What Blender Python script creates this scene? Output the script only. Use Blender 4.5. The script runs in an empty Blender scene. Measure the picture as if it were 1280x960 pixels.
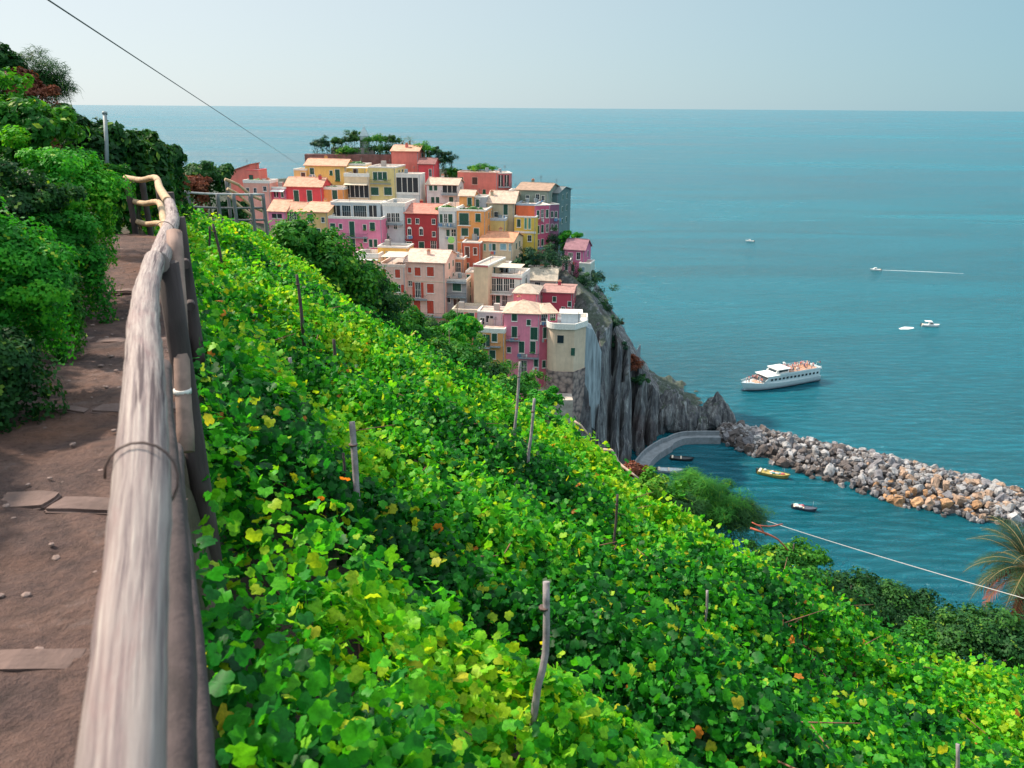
import bpy, bmesh, math, random
import numpy as np
from mathutils import Vector, Matrix, noise as mnoise
random.seed(7); rng = np.random.default_rng(7)
R = math.radians
sc = bpy.context.scene
C = sc.collection
# ------------------------------------------------------------------ camera
FPX = 1000.0; PITCH = math.atan(346/FPX); ROLL = R(0.40)
CAMZ = 80.0; S = CAMZ/70.0
cam = bpy.data.objects.new('camera', bpy.data.cameras.new('camera')); C.objects.link(cam)
cam.data.sensor_width = 36; cam.data.lens = 36*FPX/1280
cam.data.clip_start = 0.05; cam.data.clip_end = 120000
cam.location = (0, 0, CAMZ)
CM = Matrix.Rotation(math.pi/2 - PITCH, 3, 'X') @ Matrix.Rotation(ROLL, 3, 'Z')
cam.rotation_euler = CM.to_euler()
cam.data.dof.use_dof = True; cam.data.dof.focus_distance = 45; cam.data.dof.aperture_fstop = 6.3
sc.camera = cam
# ------------------------------------------------------------------ light
SUN_EL = R(44); SUN_AZ = Vector((-1.0, 0.45, 0)).normalized()
SUNV = Vector((SUN_AZ.x*math.cos(SUN_EL), SUN_AZ.y*math.cos(SUN_EL), math.sin(SUN_EL)))
w = bpy.data.worlds.new("World"); sc.world = w; w.use_nodes = True
nt = w.node_tree; bg = nt.nodes['Background']
sky = nt.nodes.new('ShaderNodeTexSky'); sky.sky_type = 'NISHITA'; sky.sun_disc = False
sky.sun_elevation = SUN_EL; sky.sun_rotation = math.atan2(SUN_AZ.x, SUN_AZ.y)
sky.altitude = 0; sky.air_density = 1.0; sky.dust_density = 0.6; sky.ozone_density = 3.0
def wmix(mode, f, A, B):
    x = nt.nodes.new('ShaderNodeMix'); x.data_type = 'RGBA'; x.blend_type = mode
    for so, v in ((x.inputs[0], f), (x.inputs[6], A), (x.inputs[7], B)):
        if isinstance(v, bpy.types.NodeSocket): nt.links.new(v, so)
        elif isinstance(v, (int, float)): so.default_value = v
        else: so.default_value = (*v, 1)
    return x.outputs[2]
def wmap(v, a, b, c, d):
    m_ = nt.nodes.new('ShaderNodeMapRange'); m_.interpolation_type = 'SMOOTHSTEP' if c >= 1 else 'LINEAR'
    nt.links.new(v, m_.inputs[0])
    for i, q in enumerate((a, b, c, d)): m_.inputs[i+1].default_value = q
    return m_.outputs[0]
# hazy summer air: paler towards the sun, deeper teal away from it
tcw = nt.nodes.new('ShaderNodeTexCoord'); dt = nt.nodes.new('ShaderNodeVectorMath'); dt.operation = 'DOT_PRODUCT'; dt.inputs[1].default_value = SUN_AZ
nt.links.new(tcw.outputs['Generated'], dt.inputs[0])
sz_ = nt.nodes.new('ShaderNodeSeparateXYZ'); nt.links.new(tcw.outputs['Generated'], sz_.inputs[0])
air = wmix('MIX', wmap(dt.outputs['Value'], -.22, .86, 0, 1), (1.8, 3.2, 3.75), (5.5, 5.7, 5.7))
air = wmix('MIX', wmap(sz_.outputs['Z'], .22, .62, 0.0, 1.0), air, (8.2, 9.2, 9.8))  # upper sky brightened above the view as added fill for shaded facades
tnt = wmix('MULTIPLY', 1.0, sky.outputs[0], (.56, .80, .92))
nt.links.new(wmix('MIX', .86, tnt, air), bg.inputs[0]); bg.inputs[1].default_value = 0.080
sun = bpy.data.objects.new('sun', bpy.data.lights.new('sun', 'SUN')); C.objects.link(sun)
sun.data.energy = 3.6; sun.data.angle = R(2.0); sun.data.color = (1.0, 0.86, 0.70)
sun.rotation_euler = SUNV.to_track_quat('Z', 'Y').to_euler(); sun.location = (0, 0, 200)
sc.view_settings.view_transform = 'Standard'; sc.view_settings.look = 'None'
sc.view_settings.exposure = 1.0; sc.view_settings.gamma = 1

# ------------------------------------------------------------------ pixel measuring
def ray(px, py):
    return CM @ Vector(((px-640)/FPX, -(py-480)/FPX, -1.0))
def at(px, py, d):
    return Vector((0, 0, CAMZ)) + ray(px, py)*d
def far(px, py, d): return at(px, py, d*S)
def zhit(px, py, z=0.0):
    r = ray(px, py); return Vector((0, 0, CAMZ)) + r*((z-CAMZ)/r.z)

# ------------------------------------------------------------------ noise in numpy
_g = np.random.default_rng(3).random((256, 256))
def vn(x, y):
    x = np.asarray(x, float); y = np.asarray(y, float)
    xi = np.floor(x).astype(int); yi = np.floor(y).astype(int); fx = x-xi; fy = y-yi
    fx = fx*fx*(3-2*fx); fy = fy*fy*(3-2*fy)
    a = _g[xi % 256, yi % 256]; b = _g[(xi+1) % 256, yi % 256]; c = _g[xi % 256, (yi+1) % 256]; d = _g[(xi+1) % 256, (yi+1) % 256]
    return (a*(1-fx)+b*fx)*(1-fy)+(c*(1-fx)+d*fx)*fy
def fbm(x, y, o=4):
    s = 0; a = .5
    for k in range(o):
        s = s + a*vn(np.asarray(x)*2**k+17*k, np.asarray(y)*2**k+31*k); a *= .5
    return s*1.07-.5      # about -.5 .. .5

# ------------------------------------------------------------------ object helpers
def tag(o, label=None, cat=None, group=None, kind=None):
    if label: o['label'] = label
    if cat: o['category'] = cat
    if group: o['group'] = group
    if kind: o['kind'] = kind
    return o
def empty(name, loc=(0, 0, 0), rz=0, label=None, cat=None, group=None):
    o = bpy.data.objects.new(name, None); C.objects.link(o); o.location = loc; o.rotation_euler = (0, 0, rz)
    o.empty_display_size = .2
    return tag(o, label, cat, group)
def obj(name, me, m=None, parent=None, smooth=False):
    if isinstance(me, bmesh.types.BMesh):
        bm = me; me = bpy.data.meshes.new(name); bm.to_mesh(me); bm.free()
    if m is not None:
        for mm in (m if isinstance(m, (list, tuple)) else [m]): me.materials.append(mm)
    if smooth: me.polygons.foreach_set('use_smooth', [True]*len(me.polygons))
    o = bpy.data.objects.new(name, me); C.objects.link(o); o.parent = parent
    return o
def copy_tree(o, parent=None):
    c = o.copy(); C.objects.link(c); c.parent = parent
    for ch in [x for x in o.children]: copy_tree(ch, c)
    return c
def quad(bm, pts, mi=0):
    f = bm.faces.new([bm.verts.new(p) for p in pts]); f.material_index = mi; return f
def box(bm, x0, y0, z0, x1, y1, z1, mi=0):
    v = [bm.verts.new(p) for p in ((x0,y0,z0),(x1,y0,z0),(x1,y1,z0),(x0,y1,z0),(x0,y0,z1),(x1,y0,z1),(x1,y1,z1),(x0,y1,z1))]
    for f in ((0,3,2,1),(4,5,6,7),(0,1,5,4),(1,2,6,5),(2,3,7,6),(3,0,4,7)):
        bm.faces.new([v[i] for i in f]).material_index = mi
def tube(bm, pts, rad, n=8, cap=True, wob=0, mi=0):
    pts = [Vector(p) for p in pts]
    rad = rad if isinstance(rad, (list, tuple)) else [rad]*len(pts)
    rings = []; ref = None; uvl = bm.loops.layers.uv.verify(); acc = [0.0]
    for i in range(1, len(pts)): acc.append(acc[-1]+(pts[i]-pts[i-1]).length)
    for i, p in enumerate(pts):
        t = (pts[min(i+1, len(pts)-1)]-pts[max(i-1, 0)]).normalized()
        if ref is None: ref = t.cross(Vector((0, 0, 1))) if abs(t.z) < .9 else t.cross(Vector((1, 0, 0)))
        a = (ref - t*ref.dot(t)).normalized(); b = t.cross(a); ref = a
        ring = []
        for k in range(n):
            an = 2*math.pi*k/n; r = rad[i]
            q = p + a*math.cos(an)*r + b*math.sin(an)*r
            if wob: q = p + (q-p)*(1+wob*mnoise.noise(q*9)+wob*.6*mnoise.noise(q*31))
            ring.append(bm.verts.new(q))
        rings.append(ring)
    for i in range(len(rings)-1):
        for k in range(n):
            f = bm.faces.new((rings[i][k], rings[i][(k+1) % n], rings[i+1][(k+1) % n], rings[i+1][k])); f.smooth = True; f.material_index = mi
            for lp, (uu, vv) in zip(f.loops, ((k/n, acc[i]), ((k+1)/n, acc[i]), ((k+1)/n, acc[i+1]), (k/n, acc[i+1]))): lp[uvl].uv = (uu, vv)
    if cap:
        bm.faces.new(rings[0][::-1]).material_index = mi; bm.faces.new(rings[-1]).material_index = mi
def resample(pts, step):
    pts = [Vector(p) for p in pts]; out = []
    # catmull-rom
    P = [pts[0]*2-pts[1]] + pts + [pts[-1]*2-pts[-2]]
    for i in range(1, len(P)-2):
        n = max(1, int((P[i+1]-P[i]).length/step))
        for k in range(n):
            t = k/n
            out.append(.5*((2*P[i])+(-P[i-1]+P[i+1])*t+(2*P[i-1]-5*P[i]+4*P[i+1]-P[i+2])*t*t+(-P[i-1]+3*P[i]-3*P[i+1]+P[i+2])*t**3))
    out.append(pts[-1]); return out

# ------------------------------------------------------------------ materials
MATS = {}
def new_mat(name):
    m = bpy.data.materials.new(name); m.use_nodes = True
    n = m.node_tree; return m, n, n.nodes['Principled BSDF']
def ramp(n, fac, stops):
    r = n.nodes.new('ShaderNodeValToRGB'); e = r.color_ramp.elements
    while len(e) < len(stops): e.new(.5)
    for i, (p, c) in enumerate(stops): e[i].position = p; e[i].color = (*c, 1)
    n.links.new(fac, r.inputs[0]); return r.outputs[0]
def noise_node(n, scale, detail=5, mapping=None, rough=.6, coord='Object', dist=0):
    tc = n.nodes.new('ShaderNodeTexCoord'); x = n.nodes.new('ShaderNodeTexNoise')
    src = tc.outputs[coord]
    if mapping:
        mp = n.nodes.new('ShaderNodeMapping'); mp.inputs['Scale'].default_value = mapping
        n.links.new(src, mp.inputs[0]); src = mp.outputs[0]
    n.links.new(src, x.inputs['Vector']); x.inputs['Scale'].default_value = scale
    x.inputs['Detail'].default_value = detail; x.inputs['Roughness'].default_value = rough; x.inputs['Distortion'].default_value = dist
    return x.outputs['Fac']
def bump(n, p, h, strength=.5, dist=.05):
    b = n.nodes.new('ShaderNodeBump'); b.inputs['Strength'].default_value = strength; b.inputs['Distance'].default_value = dist
    n.links.new(h, b.inputs['Height']); n.links.new(b.outputs[0], p.inputs['Normal'])
def mixc(n, f, a, b, mode='MIX'):
    x = n.nodes.new('ShaderNodeMix'); x.data_type = 'RGBA'; x.blend_type = mode
    for s, v in ((x.inputs[0], f), (x.inputs[6], a), (x.inputs[7], b)):
        if hasattr(v, 'is_output') or isinstance(v, bpy.types.NodeSocket): n.links.new(v, s)
        elif isinstance(v, (int, float)): s.default_value = v
        else: s.default_value = (*v, 1)
    return x.outputs[2]
def mul(c, k): return tuple(min(1, max(0, v*k)) for v in c)
def plain(name, col, rough=.7, var=.25, scale=6, bs=.2, bd=.02, metal=0, mapping=None):
    if name in MATS: return MATS[name]
    m, n, p = new_mat(name)
    f = noise_node(n, scale, mapping=mapping)
    n.links.new(ramp(n, f, [(.3, mul(col, 1-var)), (.7, mul(col, 1+var))]), p.inputs['Base Color'])
    p.inputs['Roughness'].default_value = rough; p.inputs['Metallic'].default_value = metal
    bump(n, p, f, bs, bd); MATS[name] = m; return m
def plaster(col):
    key = 'plaster %.2f %.2f %.2f' % col
    if key in MATS: return MATS[key]
    m, n, p = new_mat(key)
    big = noise_node(n, .35, 6, coord='Object', rough=.65)
    streak = noise_node(n, 1.0, 4, mapping=(1.6, 1.6, .18), rough=.7)
    grey = sum(col)/3
    dirty = tuple(.55*(c*.62+grey*.12)+.45*c*.8 for c in col)
    a = ramp(n, big, [(.35, mul(col, .86)), (.65, mul(col, 1.1))])
    msk = ramp(n, streak, [(.50, (0, 0, 0)), (.72, (.65, .65, .65))])
    n.links.new(mixc(n, msk, a, dirty), p.inputs['Base Color'])
    p.inputs['Roughness'].default_value = .9
    bump(n, p, noise_node(n, 3, 6), .3, .05); MATS[key] = m; return m
def tile(col):
    key = 'tile %.2f %.2f %.2f' % col
    if key in MATS: return MATS[key]
    m, n, p = new_mat(key)
    tc = n.nodes.new('ShaderNodeTexCoord'); wv = n.nodes.new('ShaderNodeTexWave'); wv.bands_direction = 'X'
    wv.inputs['Scale'].default_value = 1.3; wv.inputs['Distortion'].default_value = .4
    n.links.new(tc.outputs['Object'], wv.inputs[0])
    f = noise_node(n, 1.1, 7, rough=.75)
    a = ramp(n, f, [(.28, mul(col, .55)), (.5, col), (.72, mul(col, 1.35))])
    b = mixc(n, .35, a, ramp(n, wv.outputs[0], [(0, (.35, .3, .28)), (.6, (1, 1, 1))]), 'MULTIPLY')
    n.links.new(b, p.inputs['Base Color']); p.inputs['Roughness'].default_value = .85
    bump(n, p, wv.outputs[0], .8, .08); MATS[key] = m; return m
def leafmat(name, stops, trans=.35, rough=.6):
    m, n, p = new_mat(name)
    a = n.nodes.new('ShaderNodeAttribute'); a.attribute_name = 'tint'
    c = ramp(n, a.outputs['Fac'], stops)
    if rough < .6:
        c = mixc(n, 1.0, c, ramp(n, noise_node(n, 38, 3, rough=.7), [(.35, (.62, .70, .6)), (.6, (1.1, 1.1, 1.1))]), 'MULTIPLY')
    n.links.new(c, p.inputs['Base Color']); p.inputs['Roughness'].default_value = rough
    p.inputs['Specular IOR Level'].default_value = .22
    t = n.nodes.new('ShaderNodeBsdfTranslucent'); cc = mixc(n, 1.0, c, (1.6, 1.35, .6), 'MULTIPLY'); n.links.new(cc, t.inputs[0])
    mx = n.nodes.new('ShaderNodeMixShader'); mx.inputs[0].default_value = trans
    n.links.new(p.outputs[0], mx.inputs[1]); n.links.new(t.outputs[0], mx.inputs[2])
    n.links.new(mx.outputs[0], n.nodes['Material Output'].inputs[0]); return m
LEAF_VINE = leafmat('vine leaf', [(0, (.006, .070, .016)), (.30, (.016, .20, .022)), (.55, (.075, .45, .018)), (.78, (.27, .62, .025)), (.94, (.52, .55, .03)), (1, (.60, .20, .03))], .5, .5)
LEAF_DARK = leafmat('dark leaf', [(0, (.006, .035, .012)), (.5, (.018, .09, .02)), (.85, (.05, .17, .02)), (1, (.16, .28, .03))], .28)
LEAF_MID = leafmat('green leaf', [(0, (.010, .07, .012)), (.5, (.03, .19, .02)), (.85, (.10, .32, .02)), (1, (.30, .42, .04))], .35)
LEAF_LIME = leafmat('lime leaf', [(0, (.015, .12, .02)), (.5, (.035, .30, .02)), (.85, (.12, .45, .02)), (1, (.35, .5, .04))], .4)
LEAF_TEAL = leafmat('far leaf', [(0, (.008, .035, .03)), (.5, (.02, .075, .04)), (.85, (.04, .14, .04)), (1, (.12, .2, .05))], .2)
LEAF_RUST = leafmat('rusty leaf', [(0, (.06, .02, .02)), (.5, (.2, .06, .03)), (1, (.35, .12, .05))], .2)
LEAF_PALM = leafmat('palm leaf', [(0, (.012, .035, .02)), (.5, (.028, .07, .03)), (.8, (.06, .10, .035)), (1, (.35, .10, .06))], .2)
BARK = plain('bark', (.10, .075, .06), .9, .4, 12, .6, .03)
SOIL = plain('soil', (.045, .030, .022), .95, .5, 3, .6, .08)

# ------------------------------------------------------------------ leaf clouds
TPL = {}
def _tpl():
    o = []
    half = [(1.0, 0), (.93, 12), (.80, 24), (.92, 42), (.94, 56), (.76, 74), (.84, 96), (.80, 122), (.66, 148), (.30, 172)]
    pts = half+[(q[0], 360-q[1]) for q in half[:0:-1]]
    v = [(0, 0, .06)]
    for i, (r_, a_) in enumerate(pts):
        x = math.cos(R(a_))*r_; y = math.sin(R(a_))*r_
        v.append((x, y, -.26*x*x-.10*y*y+.14*abs(y)+(.05 if i % 2 else -.04)))
    n = len(pts); TPL['grape'] = (np.array(v)*.58, [(0, i+1, (i+1) % n+1) for i in range(n)])
    TPL['oval'] = (np.array([(-.5, 0, 0), (0, .27, .06), (.55, 0, -.06), (0, -.27, .06)]), [(0, 2, 1), (0, 3, 2)])
    TPL['blade'] = (np.array([(0, -.03, 0), (0, .03, 0), (.6, .02, .05), (.6, -.02, .05), (1.1, 0, -.1)]), [(0, 1, 2), (0, 2, 3), (3, 2, 4)])
    TPL['spray'] = (np.array([(0, 0, 0), (.25, .22, .02), (.5, .04, 0), (.8, .25, -.05), (1, 0, -.08), (.8, -.22, -.05), (.5, -.04, 0), (.25, -.25, .02)])-np.array([.5, 0, 0]),
                    [(0, 2, 1), (0, 7, 6), (0, 6, 2), (2, 4, 3), (6, 5, 4), (2, 6, 4)])
_tpl()
def leafcloud(name, P, N, size, tint, tpl='oval', T=None):
    V, F = TPL[tpl]; P = np.asarray(P, float); n = len(P)
    N = N/np.linalg.norm(N, axis=1, keepdims=True)
    if T is None: T = rng.normal(size=(n, 3))
    T = T-(T*N).sum(1, keepdims=True)*N; T /= np.linalg.norm(T, axis=1, keepdims=True)+1e-9
    B = np.cross(N, T); size = np.broadcast_to(size, (n,))
    co = P[:, None, :] + size[:, None, None]*(V[None, :, 0:1]*T[:, None] + V[None, :, 1:2]*B[:, None] + V[None, :, 2:3]*N[:, None])
    nv = len(V); nf = len(F); F = np.array(F)
    idx = (F[None]+(np.arange(n)*nv)[:, None, None]).reshape(-1)
    me = bpy.data.meshes.new(name); me.vertices.add(n*nv); me.vertices.foreach_set('co', co.reshape(-1).astype(np.float32))
    me.loops.add(len(idx)); me.loops.foreach_set('vertex_index', idx.astype(np.int32))
    me.polygons.add(n*nf); me.polygons.foreach_set('loop_start', (np.arange(n*nf)*3).astype(np.int32))
    a = me.attributes.new('tint', 'FLOAT', 'POINT'); a.data.foreach_set('value', np.repeat(np.clip(tint, 0, 1), nv).astype(np.float32))
    me.update(calc_edges=True); me.validate()
    return me
def clumps(center, rad, n, nc, cs, flat=.0, gap=.0, up=.35, seed=None):
    """leaf points gathered in clumps spread over an uneven crown; returns P, N, clump id"""
    g = np.random.default_rng(seed) if seed is not None else rng
    d = g.normal(size=(nc, 3)); d /= np.linalg.norm(d, axis=1, keepdims=True); d[:, 2] = np.abs(d[:, 2])*(1)-.35*(g.random(nc))
    r = g.uniform(.45, 1.0, nc)**.6
    cc = d*r[:, None]*np.array(rad)*(1+.25*g.normal(size=(nc, 1)))
    cs_ = cs*g.uniform(.6, 1.4, nc)
    k = g.integers(0, nc, n)
    o = g.normal(size=(n, 3)); o /= np.linalg.norm(o, axis=1, keepdims=True); o *= (g.random(n)**.4)[:, None]
    P = np.array(center)+cc[k]+o*cs_[k][:, None]*np.array([1, 1, .75])
    N = o+.5*d[k]+np.array([0, 0, up])+.45*g.normal(size=(n, 3))
    return P, N, k
def shrub(name, label, cat, loc, rad, n, leaf, mat, tpl='oval', group=None, nc=None, cs=None, trunk=.05, up=.35, base=0.0, seed=None, tint0=.1, tint1=.75, skirt=False):
    """loc: foot of the plant; rad: crown half sizes; parts crown and trunk"""
    loc = Vector(loc); root = empty(name, loc, 0, label, cat, group)
    nc = nc or max(8, int(n/140)); cs = cs or (sum(rad)/3)*.33
    c = np.array([0, 0, base+rad[2]*.55])
    P, N, k = clumps(c, rad, n, nc, cs, up=up, seed=seed)
    if skirt:
        lo = P[:, 2].min(); P[:, 2] = np.where(P[:, 2] < c[2], c[2]-(c[2]-P[:, 2])*max(1, (c[2]+.05)/max(.1, c[2]-lo)), P[:, 2])
    ct = rng.random(nc)
    t = tint0+(tint1-tint0)*(.55*ct[k]+.45*rng.random(n))
    t = np.where(rng.random(n) < .03, .97, t)
    o = obj('crown', leafcloud(name+'_crown', P, N, leaf*rng.uniform(.6, 1.3, n), t, tpl), mat, root)
    bm = bmesh.new(); top = c[2]
    tube(bm, [(0, 0, -.4), (0.02*rad[0], 0, top*.5), (0, .03*rad[1], top*1.1)], [trunk, trunk*.8, trunk*.5], 7)
    for q in range(0 if skirt else 6):
        a = q*1.05+random.random(); x = math.cos(a)*rad[0]*.65; y = math.sin(a)*rad[1]*.65; zz = c[2]+rad[2]*random.uniform(0, .6)
        tube(bm, [(0, 0, top*.35), (x*.4, y*.4, (top*.35+zz)*.55), (x, y, zz)], [trunk*.6, trunk*.4, trunk*.15], 5)
    obj('trunk', bm, BARK, root)
    return root

# ------------------------------------------------------------------ SEA
def grid_mesh(name, xs, ys, Z):
    nx, ny = len(xs), len(ys); X, Y = np.meshgrid(xs, ys, indexing='ij')
    co = np.stack([X, Y, Z], -1).reshape(-1, 3)
    i = np.arange((nx-1)*(ny-1)); a = (i//(ny-1))*ny+i % (ny-1)
    F = np.stack([a, a+ny, a+ny+1, a+1], 1)
    me = bpy.data.meshes.new(name); me.vertices.add(len(co)); me.vertices.foreach_set('co', co.reshape(-1).astype(np.float32))
    me.loops.add(F.size); me.loops.foreach_set('vertex_index', F.reshape(-1).astype(np.int32))
    me.polygons.add(len(F)); me.polygons.foreach_set('loop_start', (np.arange(len(F))*4).astype(np.int32))
    me.update(calc_edges=True); me.polygons.foreach_set('use_smooth', [True]*len(F))
    return me
m, n, p = new_mat('sea water')
p.inputs['IOR'].default_value = 1.33
lowf = noise_node(n, 1.0, 3, mapping=(.0006, .0022, 1), coord='Object')
n.links.new(ramp(n, lowf, [(.35, (.0, .105, .150)), (.65, (.0, .155, .205))]), p.inputs['Base Color'])
gust = noise_node(n, 1.0, 5, mapping=(.004, .022, 1), coord='Object', rough=.62, dist=1.2)
rr_ = mixc(n, .5, ramp(n, lowf, [(.38, (.10,)*3), (.6, (.28,)*3)]), ramp(n, gust, [(.38, (.10,)*3), (.64, (.32,)*3)]))
n.links.new(rr_, p.inputs['Roughness'])
seac = mixc(n, 1.0, ramp(n, lowf, [(.35, (.0, .105, .150)), (.65, (.0, .155, .205))]), ramp(n, gust, [(.34, (.82,)*3), (.66, (1.16,)*3)]), 'MULTIPLY')
n.links.new(seac, p.inputs['Base Color'])
w1 = noise_node(n, 1.0, 6, mapping=(.15, .44, 1), rough=.70, dist=1.0)
w2 = noise_node(n, 1.0, 3, mapping=(.02, .06, 1), rough=.5, dist=.4)
b1 = n.nodes.new('ShaderNodeBump'); b1.inputs['Strength'].default_value = 1; b1.inputs['Distance'].default_value = 2.2
b2 = n.nodes.new('ShaderNodeBump'); b2.inputs['Strength'].default_value = 1; b2.inputs['Distance'].default_value = .9
n.links.new(w1, b1.inputs['Height']); n.links.new(w2, b2.inputs['Height']); n.links.new(b2.outputs[0], b1.inputs['Normal']); n.links.new(b1.outputs[0], p.inputs['Normal'])
SEA = m
bm = bmesh.new()
q = 90000
quad(bm, [(-q, -3000, 0), (q, -3000, 0), (q, q, 0), (-q, q, 0)])
tag(obj('sea', bm, SEA), kind='structure')

# ------------------------------------------------------------------ NEAR HILLSIDE
RAIL = [(152,960,.83),(163,800,1.0),(171,700,1.14),(177,600,1.31),(180,500,1.6),(180,440,2.0),(180,400,2.42),(184,360,2.92),(193,325,3.6),(206,290,4.7),(213,270,6.2),(210,252,7.7),(200,236,9.4),(194,222,12.4)]
RP = [at(*a) for a in RAIL]
RP0 = [RP[0]+(RP[0]-RP[1])*9+Vector((0, -.4, 0)), RP[0]+(RP[0]-RP[1])*3] + RP
RAILP = RP0 + [at(176, 225, 13.2), at(157, 222, 13.6)]
ry = np.array([-30.]+[p.y for p in RP0]+[16, 30]); rx = np.array([0.6]+[p.x for p in RP0]+[-7.4, -13]); rz = np.array([79.37]+[p.z for p in RP0]+[78.7, 78.0])
def near_plane(x, y): return CAMZ-3.0-.5*x-.21*(y-3.16)
EX = np.array([-40, -14, -9, -3.5, -.6, 1.25, 1.7, 2.3, 3.9, 5.3, 6.1, 6.6, 9, 14, 30]); EY = np.array([60, 34, 27, 17, 15.5, 14.2, 12.8, 11.6, 11.2, 11, 10.2, 9.6, 10.2, 9, 8])
def sm(a, b, t):
    t = np.clip((t-a)/(b-a), 0, 1); return t*t*(3-2*t)
def near_h(x, y):
    x = np.asarray(x, float); y = np.asarray(y, float)
    xr = np.interp(y, ry, rx); pz = np.interp(y, ry, rz)-1.0
    soil = near_plane(x, y)-1.05+.25*fbm(x*.6, y*.6)
    soil = np.where(x > 14, soil+.15*(x-14), soil)
    u = x-xr
    # right of the fence: a short retaining drop to the vineyard
    h = pz*(1-sm(-.04, .28, u))+np.minimum(soil, pz-.1)*sm(-.04, .28, u)
    h = h-.14*((u < -.06) & (u > -1.1))
    # bank left of the path
    ul = -u-.98-.18*fbm(y*.9, y*.3)
    bank = np.clip(ul, 0, .8)*1.5+np.clip(ul-.8, 0, 5)*.36+np.clip(ul-6, 0, 60)*.12
    bank = bank*(1-sm(9, 16, y)*.75)
    h = h+bank*(ul > 0)+np.where(ul > 0, .25*fbm(x*1.3, y*1.3)*np.clip(ul, 0, 1), 0)
    e = np.interp(x, EX, EY); dr = np.clip(y-e, 0, 999)
    h = h-.35*np.clip(dr, 0, 2)-.75*np.clip(dr-1, 0, 999)
    h = h-np.clip(x-19, 0, 999)*.5
    h = np.maximum(h, np.where(x < -25, 8.0, -4.0))
    return h+.5*fbm(x*.15, y*.15)*sm(2, 10, dr)
xs = np.concatenate([np.arange(-90, -12, 3.0), np.arange(-12, 12, .16), np.arange(12, 120, 2.0)])
ys = np.concatenate([np.arange(-14, 20, .16), np.arange(20, 150, 2.0)])
X, Y = np.meshgrid(xs, ys, indexing='ij')
m, n, p = new_mat('hillside earth')
f1 = noise_node(n, 1.2, 8, rough=.7); f2 = noise_node(n, .35, 4)
a = ramp(n, f1, [(.3, (.022, .018, .012)), (.5, (.06, .042, .03)), (.7, (.13, .10, .07))])
b = mixc(n, ramp(n, f2, [(.4, (0, 0, 0)), (.6, (1, 1, 1))]), a, (.03, .06, .02))
n.links.new(b, p.inputs['Base Color']); p.inputs['Roughness'].default_value = .95; bump(n, p, f1, .8, .12)
tag(obj('hillside', grid_mesh('hillside', xs, ys, near_h(X, Y)), m), kind='structure')

# path surface: its own sheet a little above the hillside
py_ = np.concatenate([np.arange(-3, 13.6, .06)]); pu = np.linspace(-1.25, -.03, 40)
PX = np.zeros((len(pu), len(py_))); PY = np.zeros_like(PX); PZ = np.zeros_like(PX)
for j, yy in enumerate(py_):
    xr = np.interp(yy, ry, rx); pz = np.interp(yy, ry, rz)-1.0
    PX[:, j] = xr+pu; PY[:, j] = yy
    PZ[:, j] = pz+.045+.085*fbm(PX[:, j]*2.2, np.full(len(pu), yy*2.2), 5)+.02*fbm(PX[:, j]*9, np.full(len(pu), yy*9), 3)
co = np.stack([PX, PY, PZ], -1)
me = grid_mesh('path', pu, py_, PZ); me.vertices.foreach_set('co', co.reshape(-1).astype(np.float32)); me.update()
m, n, p = new_mat('trodden earth')
f1 = noise_node(n, 2.0, 8, rough=.7, dist=.3); f2 = noise_node(n, 14, 6, rough=.75); f3 = noise_node(n, .9, 3)
a = ramp(n, f1, [(.28, (.05, .032, .032)), (.45, (.11, .066, .060)), (.58, (.17, .098, .080)), (.75, (.24, .18, .17))])
b = mixc(n, ramp(n, f3, [(.50, (0, 0, 0)), (.66, (.7, .7, .7))]), a, (.22, .095, .05))
b = mixc(n, .55, b, ramp(n, f2, [(.32, (.12, .10, .10)), (.5, (.9, .9, .9)), (.7, (1.3, 1.25, 1.2))]), 'MULTIPLY')
n.links.new(b, p.inputs['Base Color']); p.inputs['Roughness'].default_value = .92; bump(n, p, f2, 1, .07)
tag(obj('path', me, m), kind='structure')
# stone edgings across the path
STONE = plain('step stone', (.13, .085, .075), .9, .35, 5, .7, .04)
for i, (yy, lab) in enumerate([(1.95, 'nearest low stone edging laid across the earth path'), (3.05, 'second stone edging across the path, beside the pale rail'), (4.3, 'third stone edging across the path, by the tied post'), (6.0, 'fourth stone edging across the path, narrower with distance'), (8.2, 'farthest stone edging, just before the path bends')]):
    xr = float(np.interp(yy, ry, rx)); pz = float(np.interp(yy, ry, rz))-1.0
    root = empty('stone_step', (xr, yy, pz), 0, lab, 'step', 'stone edgings across the path')
    x = -1.45
    while x < -.1:
        w_ = random.uniform(.22, .42); bm = bmesh.new()
        box(bm, x, -.07+random.uniform(-.03, .02), -.06, min(x+w_-.015, 0), .07+random.uniform(-.02, .03), .055+random.uniform(-.012, .01))
        bmesh.ops.bevel(bm, geom=bm.edges[:], offset=.012, segments=2, affect='EDGES')
        bmesh.ops.subdivide_edges(bm, edges=bm.edges[:], cuts=2, use_grid_fill=True)
        for v in bm.verts: v.co += mnoise.noise_vector(v.co*7+Vector((0, yy, 0)))*.022
        obj('stone', bm, STONE, root); x += w_
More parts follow.
